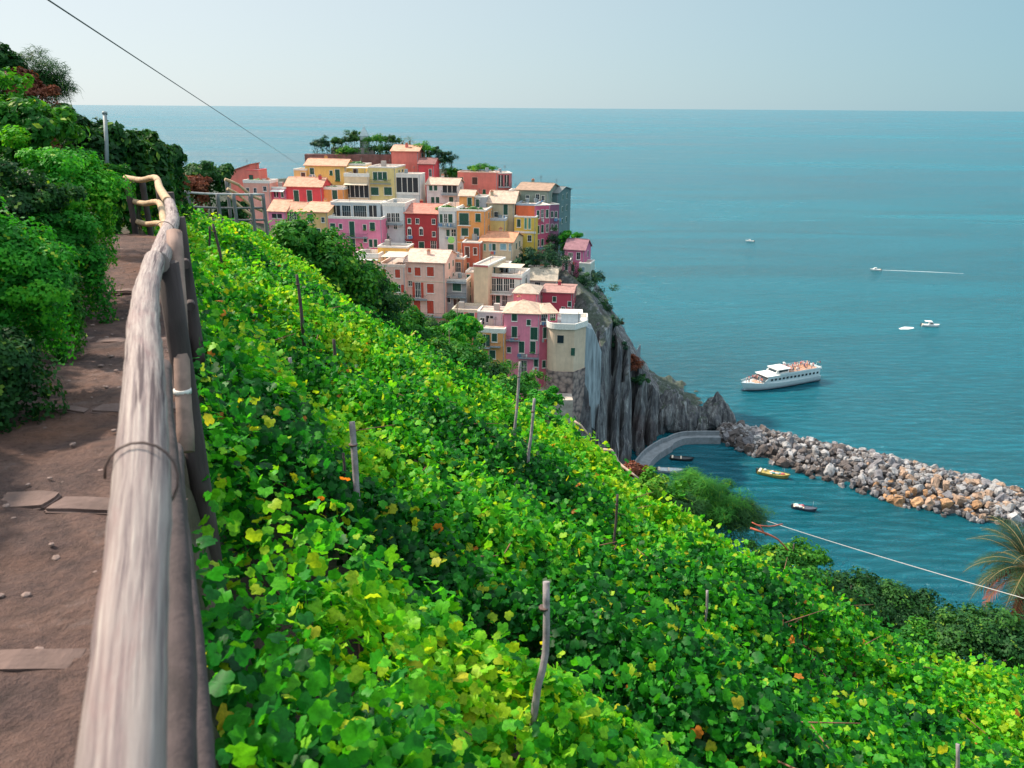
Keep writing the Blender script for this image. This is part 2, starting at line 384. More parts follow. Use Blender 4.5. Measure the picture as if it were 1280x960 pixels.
# pebbles and litter on the path: uncountable
P = np.zeros((900, 3)); yy = rng.uniform(.6, 13, 900)**1.0; P[:, 1] = yy
P[:, 0] = np.interp(yy, ry, rx)-rng.uniform(.05, 1.4, 900)**1.0; P[:, 2] = np.interp(yy, ry, rz)-.955+rng.uniform(-.015, .012, 900)
bm = bmesh.new()
for q in P[:500]:
    s_ = random.uniform(.005, .017); mt = Matrix.Translation(q)@Matrix.Rotation(random.random()*6, 4, 'Z')@Matrix.Diagonal((s_*random.uniform(.7, 1.6), s_, s_*.6, 1))
    bmesh.ops.create_icosphere(bm, subdivisions=1, radius=1, matrix=mt)
tag(obj('pebbles', bm, plain('pebble', (.24, .17, .15), .9, .4, 20)), 'small pebbles and grit scattered on the earth path', 'pebbles', kind='stuff')

# ------------------------------------------------------------------ WOODEN FENCE
m, n, p = new_mat('weathered log')
tc = n.nodes.new('ShaderNodeTexCoord')
grain = noise_node(n, 1.0, 9, mapping=(26, 2.6, 1), rough=.72, coord='UV', dist=.25)
blot = noise_node(n, 1.0, 7, mapping=(5, 3.2, 1), rough=.7, coord='UV', dist=.8)
crack = noise_node(n, 1.0, 5, mapping=(13, .8, 1), rough=.6, coord='UV', dist=.3)
a = ramp(n, grain, [(.34, (.10, .07, .08)), (.47, (.27, .215, .205)), (.66, (.45, .385, .35))])
b = mixc(n, ramp(n, blot, [(.50, (0, 0, 0)), (.72, (.6, .6, .6))]), a, (.24, .13, .13))
c = mixc(n, ramp(n, crack, [(.36, (1, 1, 1)), (.40, (0, 0, 0))]), b, (.07, .045, .05))
n.links.new(c, p.inputs['Base Color']); p.inputs['Roughness'].default_value = .8; bump(n, p, grain, .9, .008)
LOG = m
WOODD = plain('dark fence wood', (.06, .042, .042), .85, .45, 10, .6, .02, mapping=(1, 1, .2))
WOODT = plain('tan fence wood', (.48, .33, .20), .8, .3, 10, .6, .02)
WOODG = plain('grey fence wood', (.15, .15, .16), .85, .35, 10, .6, .02, mapping=(1, 1, .2))
CANE = plain('pale tie', (.62, .60, .56), .7, .15, 20)
fence = empty('wooden_fence', (RP[5].x, RP[5].y, RP[5].z-1), 0, 'pale weathered log rail fence running along the right side of the earth path', 'fence')
fi = Matrix.Translation(-fence.location)
def fobj(name, bm, m, parent=None, root=None):
    root = root or fence
    bmesh.ops.transform(bm, matrix=Matrix.Translation(-root.location), verts=bm.verts)
    return obj(name, bm, m, parent or root)
RS = resample(RAILP[:11], .035)
bm = bmesh.new(); rad = [.0440+.0025*mnoise.noise(Vector((0, i*.05, 0))) for i in range(len(RS))]
tube(bm, RS, rad, 20, wob=.07); fobj('top_rail', bm, LOG)
RS2 = resample(RAILP[10:14], .06); bm = bmesh.new()
RS2 = [p_+Vector((.015, 0, -.012)) for p_ in RS2]
tube(bm, RS2, .049, 14, wob=.07); fobj('top_rail', bm, LOG)
RS3 = resample(RAILP[13:], .1); bm = bmesh.new(); tube(bm, RS3, .046, 12, wob=.08); fobj('top_rail', bm, [WOODT])
# joint wires
for q, tl in ((RP[3], .0), (RP[9], .02)):
    bm = bmesh.new(); t_ = (RP[4]-RP[3]).normalized(); a_ = t_.cross(Vector((0, 0, 1))).normalized(); b_ = a_.cross(t_)
    pts = [q+t_*(.03*math.sin(k*.25))+(a_*math.cos(k*math.pi/9)+b_*math.sin(k*math.pi/9))*.0555 for k in range(-5, 10)]
    tube(bm, pts, .0025, 5); fobj('tie_wire', bm, plain('rust wire', (.10, .06, .05), .6, .3, 30))
# middle and lower rails
for dz, mm in ((-.38, LOG), (-.72, LOG)):
    bm = bmesh.new(); L = resample([p_+Vector((0.07, 0, dz)) for p_ in RAILP[12:15]], .1); tube(bm, L, .036, 10, wob=.08); fobj('lower_rail', bm, WOODD)
    bm = bmesh.new(); L = resample([p_+Vector((0.0, 0, dz)) for p_ in RAILP[13:]]+[], .1); tube(bm, L, .046, 10, wob=.08); fobj('lower_rail', bm, WOODT)
    bm = bmesh.new(); L = resample([p_+Vector((0.018, 0, dz+.08)) for p_ in RAILP[:10]], .1); tube(bm, L, .030, 10, wob=.08); fobj('lower_rail', bm, WOODD)
def post(x, y, ztop, zbot, r, m, lean=(0, 0), name='post', root=None, label=None):
    bm = bmesh.new(); n_ = 8
    pts = [Vector((x+lean[0]*t+.008*math.sin(t*5), y+lean[1]*t, zbot+(ztop-zbot)*t)) for t in [i/n_ for i in range(n_+1)]]
    tube(bm, pts, [r*(1+.12*mnoise.noise(p_*3)) for p_ in pts], 10, wob=.08); o = fobj(name, bm, m, root=root)
    if label: o['label'] = label
    return o
for (px, py, d, off) in ((195, 322, 3.7, .075), (213, 268, 6.4, .09), (203, 238, 9.0, .1), (194, 222, 12.5, .06)):
    q = at(px, py, d); pz = q.z
    post(q.x+off, q.y, pz-.02, float(near_h(q.x+off+.1, q.y))-.5, .052, WOODD, (-.02, 0))
bm = bmesh.new(); tube(bm, resample([at(233, 565, 3.75), at(226, 430, 3.85), at(218, 290, 4.0)], .1), .038, 10, wob=.1); fobj('brace', bm, plain('brown brace', (.26, .17, .14), .8, .3, 9))
for (px, py, d) in ((227, 434, 3.84), (230, 489, 3.80)):
    bm = bmesh.new(); c_ = at(px-2, py, d); tube(bm, [c_+Vector((0, 0, -.012)), c_+Vector((0, 0, .012))], .0415, 12); fobj('tie', bm, CANE)
for px in (157, 176):
    q = at(px, 222, 13.4); post(q.x, q.y+.05, q.z-.03, q.z-1.25, .05, WOODD)
# plank screen behind
pl = empty('plank_screen', at(175, 290, 16.5), 0, 'grey weathered vertical plank screen standing behind the bend of the path', 'fence')
for k in range(6):
    x0 = at(164+k*5.5, 240, 16.5).x; y0 = at(164+k*5.5, 240, 16.5).y
    bm = bmesh.new(); box(bm, x0, y0, at(170, 291, 16.5).z-.3, x0+.078, y0+.03, at(170, 229-random.random()*3, 16.5).z); fobj('plank', bm, WOODG, root=pl)
bm = bmesh.new(); a_ = at(162, 256, 16.5); b_ = at(197, 257, 16.5); tube(bm, [a_+Vector((0, .05, 0)), b_+Vector((0, .05, 0))], .03, 6); fobj('crossbar', bm, WOODG, root=pl)
# second fence farther down the path
f2 = empty('wooden_fence', at(280, 288, 22), 0, 'dark grey post and rail fence beyond the vines, left of the houses', 'fence')
a0 = (196, 234, 21); a1 = (240, 241, 22); a2 = (285, 243, 22.5); a3 = (330, 243, 23)
A = [at(*a0), at(*a1), at(*a2), at(*a3)]
for dz, r_ in ((0, .032), (-.38, .03), (-.72, .03)):
    bm = bmesh.new(); tube(bm, resample([p_+Vector((0, 0, dz)) for p_ in A], .3), r_, 8, wob=.1); fobj('rail', bm, plain('silver rail', (.42, .42, .42), .75, .3, 8) if dz == 0 else WOODG, root=f2)
for px in (200, 235, 272, 292, 314, 329):
    t_ = (px-196)/134; q = at(px, 235+8*min(1, t_*2), 21+2*t_); post(q.x, q.y, q.z+.02, q.z-1.3, .05, WOODG, root=f2)
f3 = empty('stair_handrail', at(310, 270, 25), 0, 'bent cream wooden handrails going down steps in front of the red corner house', 'handrail')
for L in ([(281, 224, 24), (298, 231, 24.3), (312, 243, 24.6), (330, 251, 25)], [(284, 236, 24), (298, 243, 24.3), (314, 257, 24.6), (329, 264, 25)], [(286, 244, 24), (300, 258, 24.3), (316, 270, 24.6)]):
    bm = bmesh.new(); tube(bm, resample([at(*a) for a in L], .15), .045, 8, wob=.1); fobj('rail', bm, WOODT, root=f3)
for px, py in ((283, 224), (312, 243), (329, 251)):
    q = at(px, py, 24.5); post(q.x, q.y, q.z, q.z-1.2, .05, WOODG, root=f3)

# ------------------------------------------------------------------ VINEYARD
def canopy(x, y):
    # rows of vines on low wires: ridges roughly along the contour
    s_ = (y*.92+x*.42)/1.55+.8*fbm(x*.22, y*.22, 2)
    row = np.abs(((s_) % 1.0)-.5)*2        # 0 in the gap .. 1 on the row
    return near_plane(x, y)-.50+.62*(1-(1-row)**2)+.95*fbm(x*.8, y*.8, 3)
NV = 380000
vx = rng.uniform(-12, 21, NV*5); vy = rng.uniform(.3, 31, NV*5)
e = np.interp(vx, EX, EY); xr = np.interp(vy, ry, rx)
z0 = canopy(vx, vy)
_u = vx-np.interp(vy, ry, rx)
z0 = np.maximum(z0, np.interp(vy, ry, rz)-1.12-.55*_u+.35*fbm(vx*1.5, vy*1.5, 3)-1.3*np.clip(_u-.9, 0, 9))
dep = np.maximum(np.hypot(vx, vy), 2.5)
k = (vx > xr+.05+.08*fbm(vy*2, vx)) & (vy < e+1.6) & (rng.random(len(vx)) < (.25+.75*sm(30, 4, dep)))
# keep what the picture could plausibly show with a margin to the sides
ang = np.abs(vx)/(vy+1.5); k &= ang < 1.25
k &= ~((fbm(vx*.85+9, vy*.85, 3) < -.17) & (rng.random(len(vx)) < .85))
k &= ~((vx < -8.2) & (vy > 21))
s2 = (vy*.92+vx*.42)/1.55+.8*fbm(vx*.22, vy*.22, 2); row2 = np.abs((s2 % 1)-.5)*2; k &= ~((row2 < .22) & (vx-xr > .8) & (rng.random(len(vx)) < .55))
vx, vy, z0, e_ = vx[k][:NV], vy[k][:NV], z0[k][:NV], e[k][:NV]; n_ = len(vx)
print('vine leaves', n_)
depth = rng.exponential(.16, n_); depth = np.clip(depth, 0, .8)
lift = np.where(rng.random(n_) < .10, rng.random(n_)*.28, 0)
z = z0-depth+lift-np.clip(vy-e_, 0, 3)*.45
xr = np.interp(vy, ry, rx); z = np.minimum(z, np.interp(vy, ry, rz)-.30-.5*(vx-xr))
wl_ = (vx-xr < .45); z = np.where(wl_, z-rng.random(n_)*.7*(rng.random(n_) < .6)+.15*rng.normal(size=n_), z); z = np.minimum(z, np.interp(vy, ry, rz)-.62)
P = np.stack([vx, vy, z], 1)
eps = .15
gx = (canopy(vx+eps, vy)-canopy(vx-eps, vy))/(2*eps); gy = (canopy(vx, vy+eps)-canopy(vx, vy-eps))/(2*eps)
N = np.stack([-gx*.9, -gy*.9, np.ones(n_)], 1)+.85*rng.normal(size=(n_, 3))+np.array([-.25, -.25, 0])
patch = fbm(vx*.55+40, vy*.55, 3); patch2 = fbm(vx*2.1+3, vy*2.1, 2)
tint = .49-.14*np.exp(-np.clip(vx-xr, 0, 9)/1.3)+1.15*patch+.45*patch2+.17*rng.normal(size=n_)-.35*np.clip(depth-.1, 0, 1)  # shade painted into leaf tint: darker by the rail and deeper in the canopy
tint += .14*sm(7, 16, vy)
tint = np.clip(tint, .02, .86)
r_ = rng.random(n_); yel = (fbm(vx*1.1+77, vy*1.1, 2) > .16)
tint = np.where((r_ < .035) | (yel & (r_ < .30)), rng.uniform(.84, .96, n_), tint); tint = np.where((r_ > .9965) & (vy > 4), 1.0, tint)
size = rng.uniform(.040, .092, n_)*(1+.012*vy)
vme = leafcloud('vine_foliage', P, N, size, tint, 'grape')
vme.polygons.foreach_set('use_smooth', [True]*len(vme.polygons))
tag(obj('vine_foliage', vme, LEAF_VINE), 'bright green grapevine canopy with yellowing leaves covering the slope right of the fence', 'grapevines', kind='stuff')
# bare brown canes
bm = bmesh.new()
for k in range(420):
    x = random.uniform(-6, 14); y = random.uniform(2, 17)
    xr_ = float(np.interp(y, ry, rx))
    if x < xr_+.4 or y > float(np.interp(x, EX, EY)): continue
    z = float(canopy(x, y))-.1; a = random.random()*6.28; L_ = random.uniform(.3, .8)
    tube(bm, [(x, y, z-.5), (x+.1*math.cos(a), y+.1*math.sin(a), z-.05), (x+L_*math.cos(a), y+L_*math.sin(a), z+random.uniform(-.12, .10))], [.010, .008, .004], 5)
tag(obj('vine_canes', bm, plain('cane', (.20, .085, .05), .7, .3, 12)), 'thin brown vine canes showing between the grape leaves', 'vine canes', kind='stuff')
# lower trunks of the vines / weeds far slope get ground cover
def cover(name, label, cat, xs_, ys_, n, leaf, mat, cond, tpl='oval', lift=.25, t0=.15, t1=.7, hf=near_h):
    x = rng.uniform(*xs_, n); y = rng.uniform(*ys_, n); k = cond(x, y); x, y = x[k], y[k]; n = len(x)
    z = hf(x, y)+rng.random(n)**1.5*lift*(1+1.2*fbm(x*1.2, y*1.2))
    N = np.stack([rng.normal(size=n)*.6-.2, rng.normal(size=n)*.6-.3, np.ones(n)], 1)
    t = t0+(t1-t0)*np.clip(.5+1.2*fbm(x*.5, y*.5)+.25*rng.normal(size=n), 0, 1)
    return tag(obj(name, leafcloud(name, np.stack([x, y, z], 1), N, leaf*rng.uniform(.6, 1.3, n), t, tpl), mat), label, cat, kind='stuff')
cover('slope_scrub', 'dark scrub and weeds covering the steep drop below the vineyard edge', 'scrub', (-30, 45), (11, 75), 70000, .34, LEAF_DARK,
      lambda x, y: (y > np.interp(x, EX, EY)+.6) & (rng.random(len(x)) < np.where(y > 35, .5, 1)), 'spray', .9)
cover('bank_herbs', 'mixed green herbs and grass growing over the earth bank left of the path', 'herbs', (-12, -1), (.5, 18), 90000, .085, LEAF_MID,
      lambda x, y: (x < np.interp(y, ry, rx)-1.02-.30*fbm(y*1.5, x)) & (fbm(x*1.1, y*1.1) > -.16), 'spray', .28)
def bladecover(name, label, cat, cx, cy, rx_, ry_, n, L, mat, hf=near_h):
    a = rng.random(n)*6.28; r_ = np.sqrt(rng.random(n)); x = cx+rx_*r_*np.cos(a); y = cy+ry_*r_*np.sin(a)
    return x, y

# stakes standing in the vines
def vine_hit(px, py):
    r = ray(px, py)
    t = 1.0
    while t < 60:
        q = Vector((0, 0, CAMZ))+r*t
        if q.z < float(canopy(q.x, q.y)): return q
        t += .05
    return q
STK = [(448, 670, 440, 527, .030, 'tall silvery grey vine stake left of centre, leaning slightly'), (643, 545, 650, 452, .026, 'vine stake left of a twin, rising against the pink waterfront house'),
       (660, 578, 668, 498, .024, 'vine stake right of its twin, leaning right above the vines'), (668, 890, 683, 727, .024, 'crooked grey vine stake bending in the near centre of the vines'),
       (1196, 975, 1197, 930, .02, 'short stake top poking out of leaves at the bottom right'), (882, 775, 884, 738, .016, 'thin short stake among leaves on the right of the vineyard'),
       (767, 682, 772, 618, .020, 'dark brown stake below the bent dry branch'), (378, 405, 371, 343, .045, 'pale stake in front of the big dark bush'),
       (419, 455, 417, 424, .035, 'short dark stake below the big dark bush'), (277, 327, 266, 280, .05, 'stout brown stake leaning left near the far fence'), (262, 310, 262, 283, .035, 'thin grey stake just left of the leaning brown one'),
       (365, 470, 362, 447, .03, 'short weathered stake in the upper left of the vineyard'), (431, 610, 429, 566, .014, 'slim dark stake beside the tall silvery one')]
for (bx, by, tx, ty, r_, lab) in STK:
    q = vine_hit(bx, by); d_ = (q-cam.location).dot(CM@Vector((0, 0, -1)))
    top = at(tx, ty, d_*.995); r_ = min(r_, .03)
    root = empty('vine_stake', q-Vector((0, 0, .9)), 0, lab, 'stake', 'stakes in the vineyard')
    bm = bmesh.new(); foot = q-Vector((0, 0, .9))
    mid = q.lerp(top, .45)+Vector((.03 if 'crooked' in lab else .006, 0, 0))
    L = resample([foot, q, mid, top], .08); tube(bm, L, [r_*(1-.25*i/len(L)) for i in range(len(L))], 8, wob=.12)
    fobj('stake', bm, plain('grey stake', (.24, .21, .22), .85, .4, 14, .6, .01) if 'dark' not in lab and 'brown' not in lab else WOODD, root=root)
    if top.z-q.z > .5:
        bm = bmesh.new(); c_ = q.lerp(top, .8); tube(bm, [c_-Vector((0, 0, .006)), c_+Vector((0, 0, .006))], r_*1.15, 8); fobj('wire_tie', bm, plain('rust wire', (.10, .06, .05)), root=root)
# bent dry branch and posts at the vineyard edge
def stickthing(name, label, cat, pts, r0, r1, m, extra=()):
    W = [at(*a) for a in pts]; root = empty(name, W[-1], 0, label, cat); bm = bmesh.new(); L = resample(W, .12)
    tube(bm, L, [r0+(r1-r0)*i/len(L) for i in range(len(L))], 7, wob=.12); fobj('stem', bm, m, root=root)
    for e_ in extra:
        bm = bmesh.new(); tube(bm, resample([at(*a) for a in e_], .12), [r1]*len(resample([at(*a) for a in e_], .12)), 6, wob=.1); fobj('twig', bm, m, root=root)
DRY = plain('dry branch', (.50, .36, .28), .8, .3, 8)
REDB = plain('red branch', (.42, .10, .06), .8, .4, 8)
stickthing('dry_branch', 'bent pale dry branch at the vineyard edge above the quay', 'branch', [(752, 562, 15.5), (765, 563, 15.5), (772, 577, 15.5), (785, 588, 15.3), (798, 598, 15.2)], .03, .022, DRY)
stickthing('dry_branch', 'short pale branch at the vineyard edge below the stone terrace', 'branch', [(715, 525, 17), (726, 532, 17), (735, 544, 17)], .03, .02, DRY)
stickthing('broken_post', 'thick dark broken post under the bent dry branch', 'post', [(761, 562, 15.6), (757, 590, 15.5), (753, 605, 15.4)], .06, .06, WOODD)
stickthing('red_branch', 'bare reddish branches lying at the foot of the grassy bush above the cove', 'branch', [(938, 660, 13), (955, 666, 13), (972, 674, 13), (985, 688, 13)], .018, .010, REDB,
           ([(945, 656, 13), (962, 658, 13.2), (978, 655, 13.5)], [(940, 653, 13), (950, 658, 13), (958, 670, 13)]))

cover('edge_scrub', 'low bushy scrub closing the gap beyond the right end of the vines', 'scrub', (2, 24), (8, 24), 26000, .20, LEAF_MID,
      lambda x, y: (y > np.interp(x, EX, EY)+.3) | (x > 15), 'oval', .7)
# ------------------------------------------------------------------ LEFT BANK SHRUBS
def foot(px, py, d):
    q = at(px, py, d); return Vector((q.x, q.y, float(near_h(q.x, q.y))))
def shrub_at(name, label, cat, px, py, d, wpx, hpx, n, leaf, mat, tpl='oval', **kw):
    """crown centre at a pixel, size in pixels, foot on the ground below"""
    c_ = at(px, py, d); g = float(near_h(c_.x, c_.y)); rad = (wpx/2/FPX*d, wpx/2/FPX*d*.8, hpx/2/FPX*d)
    g = min(g, c_.z-rad[2]*.7)
    return shrub(name, label, cat, (c_.x, c_.y, g), rad, n, leaf, mat, tpl, base=(c_.z-g)-rad[2]*.75, trunk=max(.012, rad[0]*.03), skirt=True, **kw)
shrub_at('shrub', 'bright green feathery shrub on the left edge beside the path', 'shrub', 6, 350, 4.6, 130, 190, 20000, .042, LEAF_LIME, 'spray', nc=70, tint0=.1, tint1=.8)
shrub_at('shrub', 'low leafy shrub on the bank foot between the feathery shrub and the path', 'shrub', 62, 368, 5.6, 60, 70, 9000, .045, LEAF_MID, 'spray', nc=40)
shrub_at('shrub', 'dark low shrub at the left edge under the feathery one', 'shrub', -30, 440, 4.2, 110, 110, 11000, .05, LEAF_DARK, 'spray', nc=40)
shrub_at('shrub', 'sunlit lime green shrub overhanging the path in front of the log fence', 'shrub', 72, 240, 7.2, 120, 125, 24000, .052, LEAF_LIME, 'spray', nc=90, tint0=.25, tint1=.95)
shrub_at('shrub', 'mid green shrub hanging down to the path below the sunlit one', 'shrub', 82, 310, 6.8, 75, 100, 13000, .05, LEAF_LIME, 'spray', nc=60, tint0=0, tint1=.6)
shrub_at('shrub', 'leafy green shrub at the left edge above the feathery one', 'shrub', 12, 160, 7.5, 130, 110, 9000, .075, LEAF_MID, 'oval', nc=60, tint1=.9)
shrub_at('shrub', 'olive shrub on the bank between the leafy and the feathery ones', 'shrub', 15, 250, 6.6, 120, 90, 6000, .06, LEAF_DARK, 'spray', nc=50)
shrub_at('pine_shrub', 'dark needle-leaved tall shrub on the skyline with brown branches', 'shrub', 48, 108, 11, 62, 95, 9000, .13, LEAF_DARK, 'blade', nc=60, up=.9)
shrub_at('shrub', 'reddish brown drying shrub on the skyline at the left edge', 'shrub', 30, 112, 10.5, 60, 55, 4000, .07, LEAF_RUST, 'spray', nc=30)
shrub_at('shrub', 'dark spiky shrub at the top left corner of the hillside', 'shrub', 5, 88, 10.5, 45, 75, 4500, .09, LEAF_DARK, 'oval', nc=36)
for i, (px, py, d, wp, hp, lab) in enumerate([(70, 165, 14, 90, 62, 'dark rounded bush left of the grey pole'), (122, 176, 15, 80, 62, 'dark glossy bush around the grey pole'), (172, 188, 16, 80, 52, 'dark glossy bush right of the pole with shoots on top'), (203, 196, 18, 44, 36, 'small dark bush ending the hedge above the log fence'), (140, 222, 14, 40, 30, 'low green bush just behind the bend of the fence')]):
    shrub_at('bush', lab, 'bush', px, py, d, wp*1.0, hp, 9000, .15, LEAF_MID if 'green' in lab else LEAF_DARK, 'oval', group='bushes on the hillside skyline', nc=60, tint1=.95)
shrub_at('bush', 'wiry olive bush between the log fence and the red corner house', 'bush', 258, 218, 30, 66, 44, 6000, .2, LEAF_DARK, 'spray', nc=40, tint1=1)
shrub_at('bush', 'low dry bush under the wiry olive one behind the grey fence', 'bush', 232, 228, 29, 60, 24, 5000, .16, LEAF_RUST, 'spray', nc=40)
shrub_at('bush', 'dark bush behind the dark grey fence near its right end', 'bush', 290, 262, 30, 45, 44, 4000, .2, LEAF_DARK, 'spray', nc=30)
for i, (px, lab) in enumerate(((60, 'low weeds at the foot of the bank, left of the path'),)):
    pass
tag(stickthing and None or empty('lamp_pole', at(133, 206, 15), 0, 'slim grey pole rising from the dark bushes on the left', 'pole'))
pole = bpy.data.objects['lamp_pole']; bm = bmesh.new(); tube(bm, [at(134, 215, 14), at(133, 175, 14), at(131, 143, 14)], .035, 8); fobj('shaft', bm, plain('pole metal', (.22, .26, .27), .6, .2, 8), root=pole)
bm = bmesh.new(); tube(bm, [at(131, 143, 14), at(131, 140, 14)], .045, 8); fobj('cap', bm, plain('pole metal', (.22, .26, .27)), root=pole)

# bushes and trees beyond the vineyard
BIG = [(392, 335, 27, 120, 118, 34000, .17, LEAF_MID, 'big dark rounded bush standing above the vines left of the pink houses'),  # sunlit and shaded halves of one thicket painted with lighter and darker leaves
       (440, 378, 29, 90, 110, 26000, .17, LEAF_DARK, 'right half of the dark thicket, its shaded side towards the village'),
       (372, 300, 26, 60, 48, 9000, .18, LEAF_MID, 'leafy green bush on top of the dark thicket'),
       (468, 380, 33, 62, 105, 16000, .19, LEAF_MID, 'green tree right of the thicket, in front of the cream house'),
       (503, 412, 45, 56, 66, 10000, .28, LEAF_MID, 'round green tree below the red shuttered house'),
       (530, 425, 50, 60, 44, 8000, .30, LEAF_MID, 'wide green tree behind the vineyard edge, below the balcony'),
       (572, 412, 60, 54, 44, 8000, .32, LEAF_LIME, 'bright green tree in front of the small pink house'),
       (562, 445, 46, 80, 40, 9000, .26, LEAF_MID, 'low spreading tree at the vineyard edge under the bright one'),
       (603, 468, 48, 60, 36, 7000, .26, LEAF_DARK, 'dark tree below the orange waterfront house'),
       (640, 482, 36, 60, 26, 6000, .2, LEAF_MID, 'low tree behind the vine stakes'),
       (680, 500, 30, 50, 22, 5000, .16, LEAF_LIME, 'bright low bush at the edge, left of the stone terrace'),
       (878, 628, 18.5, 112, 88, 0, .5, LEAF_MID, ''),
       (1062, 748, 19, 110, 60, 12000, .12, LEAF_DARK, 'dark green rounded bush at the edge above the sea, left of a twin'),
       (1122, 765, 19, 110, 70, 13000, .12, LEAF_DARK, 'dark rounded bush right of its twin, near the palm'),
       (1240, 800, 17, 150, 70, 14000, .12, LEAF_DARK, 'low dark bush under the palm'),
       (1150, 815, 17, 120, 50, 8000, .10, LEAF_MID, 'shaded green bush in front of the twin bushes'),
       (990, 700, 18.5, 90, 36, 6000, .11, LEAF_MID, 'low green bush at the edge right of the red branches')]
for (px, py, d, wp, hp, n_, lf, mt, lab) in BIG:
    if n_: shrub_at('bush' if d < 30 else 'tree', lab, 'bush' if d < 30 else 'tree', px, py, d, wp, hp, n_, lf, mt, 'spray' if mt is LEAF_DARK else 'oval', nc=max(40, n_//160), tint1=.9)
# grassy broom bushes above the cove (fine upright blades)
def broom(label, px, py, d, rx_, rz_, n, mat):
    c_ = at(px, py, d); g = float(near_h(c_.x, c_.y)); g = min(g, c_.z-rz_)
    root = empty('broom_bush', (c_.x, c_.y, g), 0, label, 'bush', 'broom bushes above the cove')
    a = rng.random(n)*6.28; th = np.abs(rng.normal(size=n))*.75; dr_ = np.stack([np.sin(th)*np.cos(a), np.sin(th)*np.sin(a), np.cos(th)], 1)
    s_ = rng.uniform(.25, 1.15, n)*(1+.2*np.sin(a*3)); base = np.array([0, 0, (c_.z-g)-rz_])+dr_*s_[:, None]*np.array([rx_, rx_*.8, rz_*1.5])+rng.normal(size=(n, 3))*.10
    N = np.cross(dr_, rng.normal(size=(n, 3))); L = rng.uniform(.14, .32, n)
    t = np.clip(.1+.6*s_+.2*rng.normal(size=n), 0, .95)
    obj('crown', leafcloud('broom', base, N, L, t, 'blade', T=dr_+.3*rng.normal(size=(n, 3))), mat, root)
    bm = bmesh.new()
    for k in range(9):
        a_ = k*.7; tube(bm, [(0, 0, -.2), (math.cos(a_)*rx_*.25, math.sin(a_)*rx_*.25, (c_.z-g)-rz_*.4), (math.cos(a_)*rx_*.6, math.sin(a_)*rx_*.6, (c_.z-g)+rz_*.1)], [.03, .02, .01], 5)
    obj('trunk', bm, BARK, root)
for (px, py, d, wp, hp, n_, mt, lab) in ((868, 622, 17.5, 96, 72, 26000, LEAF_MID, 'rounded fine-stemmed broom bush above the cove'), (916, 643, 17.5, 66, 50, 15000, LEAF_DARK, 'smaller darker broom bush right of the rounded one, above the cove'), (842, 640, 16.5, 60, 56, 12000, LEAF_DARK, 'shaded broom bush in front of the rounded one')):
    shrub_at('broom_bush', lab, 'bush', px, py, d, wp, hp, n_, .17, mt, 'blade', nc=90, up=1.6, group='broom bushes above the cove', tint1=.85)
shrub_at('bush', 'rust coloured dry bush at the edge beside the bent dry branch', 'bush', 795, 590, 17, 34, 36, 2500, .09, LEAF_RUST, 'spray', nc=24)
shrub_at('bush', 'yellow green bush below the rust coloured one', 'bush', 812, 612, 16.5, 70, 36, 5000, .10, LEAF_MID, 'oval', nc=40, tint0=.4, tint1=1)

# ------------------------------------------------------------------ PALM
def palm(name, label, cat, base, H, fl, nf, tr, mat, nleaf=46, droop=1.0, seed=1, group=None):
    g = random.Random(seed); root = empty(name, base, 0, label, cat, group)
    bm = bmesh.new(); n_ = 22; pts = [Vector((.04*H*math.sin(i/n_*2)*.3, 0, -.5+(H+.5)*i/n_)) for i in range(n_+1)]
    tube(bm, pts, [tr*(1+.14*(i % 2)) for i in range(n_+1)], 12, wob=.1); obj('trunk', bm, BARK, root)
    top = pts[-1]
    for k in range(nf):
        az = k*2.399+g.random()*.3; el = R(g.uniform(-35, 80)); dead = el < R(-12)
        P_ = []; T_ = []; N_ = []; pts = []; L = fl*g.uniform(.8, 1.1); p_ = top.copy(); e_ = el
        d0 = Vector((math.cos(az), math.sin(az), 0)); side = Vector((-math.sin(az), math.cos(az), 0))
        for i in range(nleaf):
            t = i/nleaf; dv = d0*math.cos(e_)+Vector((0, 0, math.sin(e_))); p_ = p_+dv*(L/nleaf); e_ -= droop*1.5/nleaf*(.5+t)
            if i % 5 == 0: pts.append(p_.copy())
            if t > .1:
                nn = dv.cross(side)
                for s_ in (-1, 1):
                    P_.append(p_); T_.append((side*s_*.8+dv*.75+nn*-.25+Vector((g.gauss(0, .08), g.gauss(0, .08), g.gauss(0, .08)-.12)))); N_.append(nn)
        bm = bmesh.new(); tube(bm, pts, [.022*fl/2.4*(1-.8*i/len(pts)) for i in range(len(pts))], 5)
        st = obj('frond', bm, plain('palm stem', (.30, .22, .09), .7, .2, 10), root)
        t0 = 1.0 if dead else g.uniform(.2, .8)
        nn_ = len(P_); sz = np.array([.42*fl/2.4*math.sin(math.pi*min(.95, .18+.8*(i//2)/(nn_/2)))+.04 for i in range(nn_)])
        obj('leaflets', leafcloud('leaflets', np.array([list(v) for v in P_]), np.array([list(v) for v in N_]), sz, np.full(nn_, t0)+rng.normal(size=nn_)*.08, 'blade', T=np.array([list(v) for v in T_])), mat, st)
    return root
pb = at(1282, 712, 26); palm('palm_tree', 'date palm with drooping grey-green fronds at the right edge above the sea', 'palm', (pb.x, pb.y, float(near_h(pb.x, pb.y))), pb.z-float(near_h(pb.x, pb.y)), 2.3, 60, .2, LEAF_PALM, seed=5)

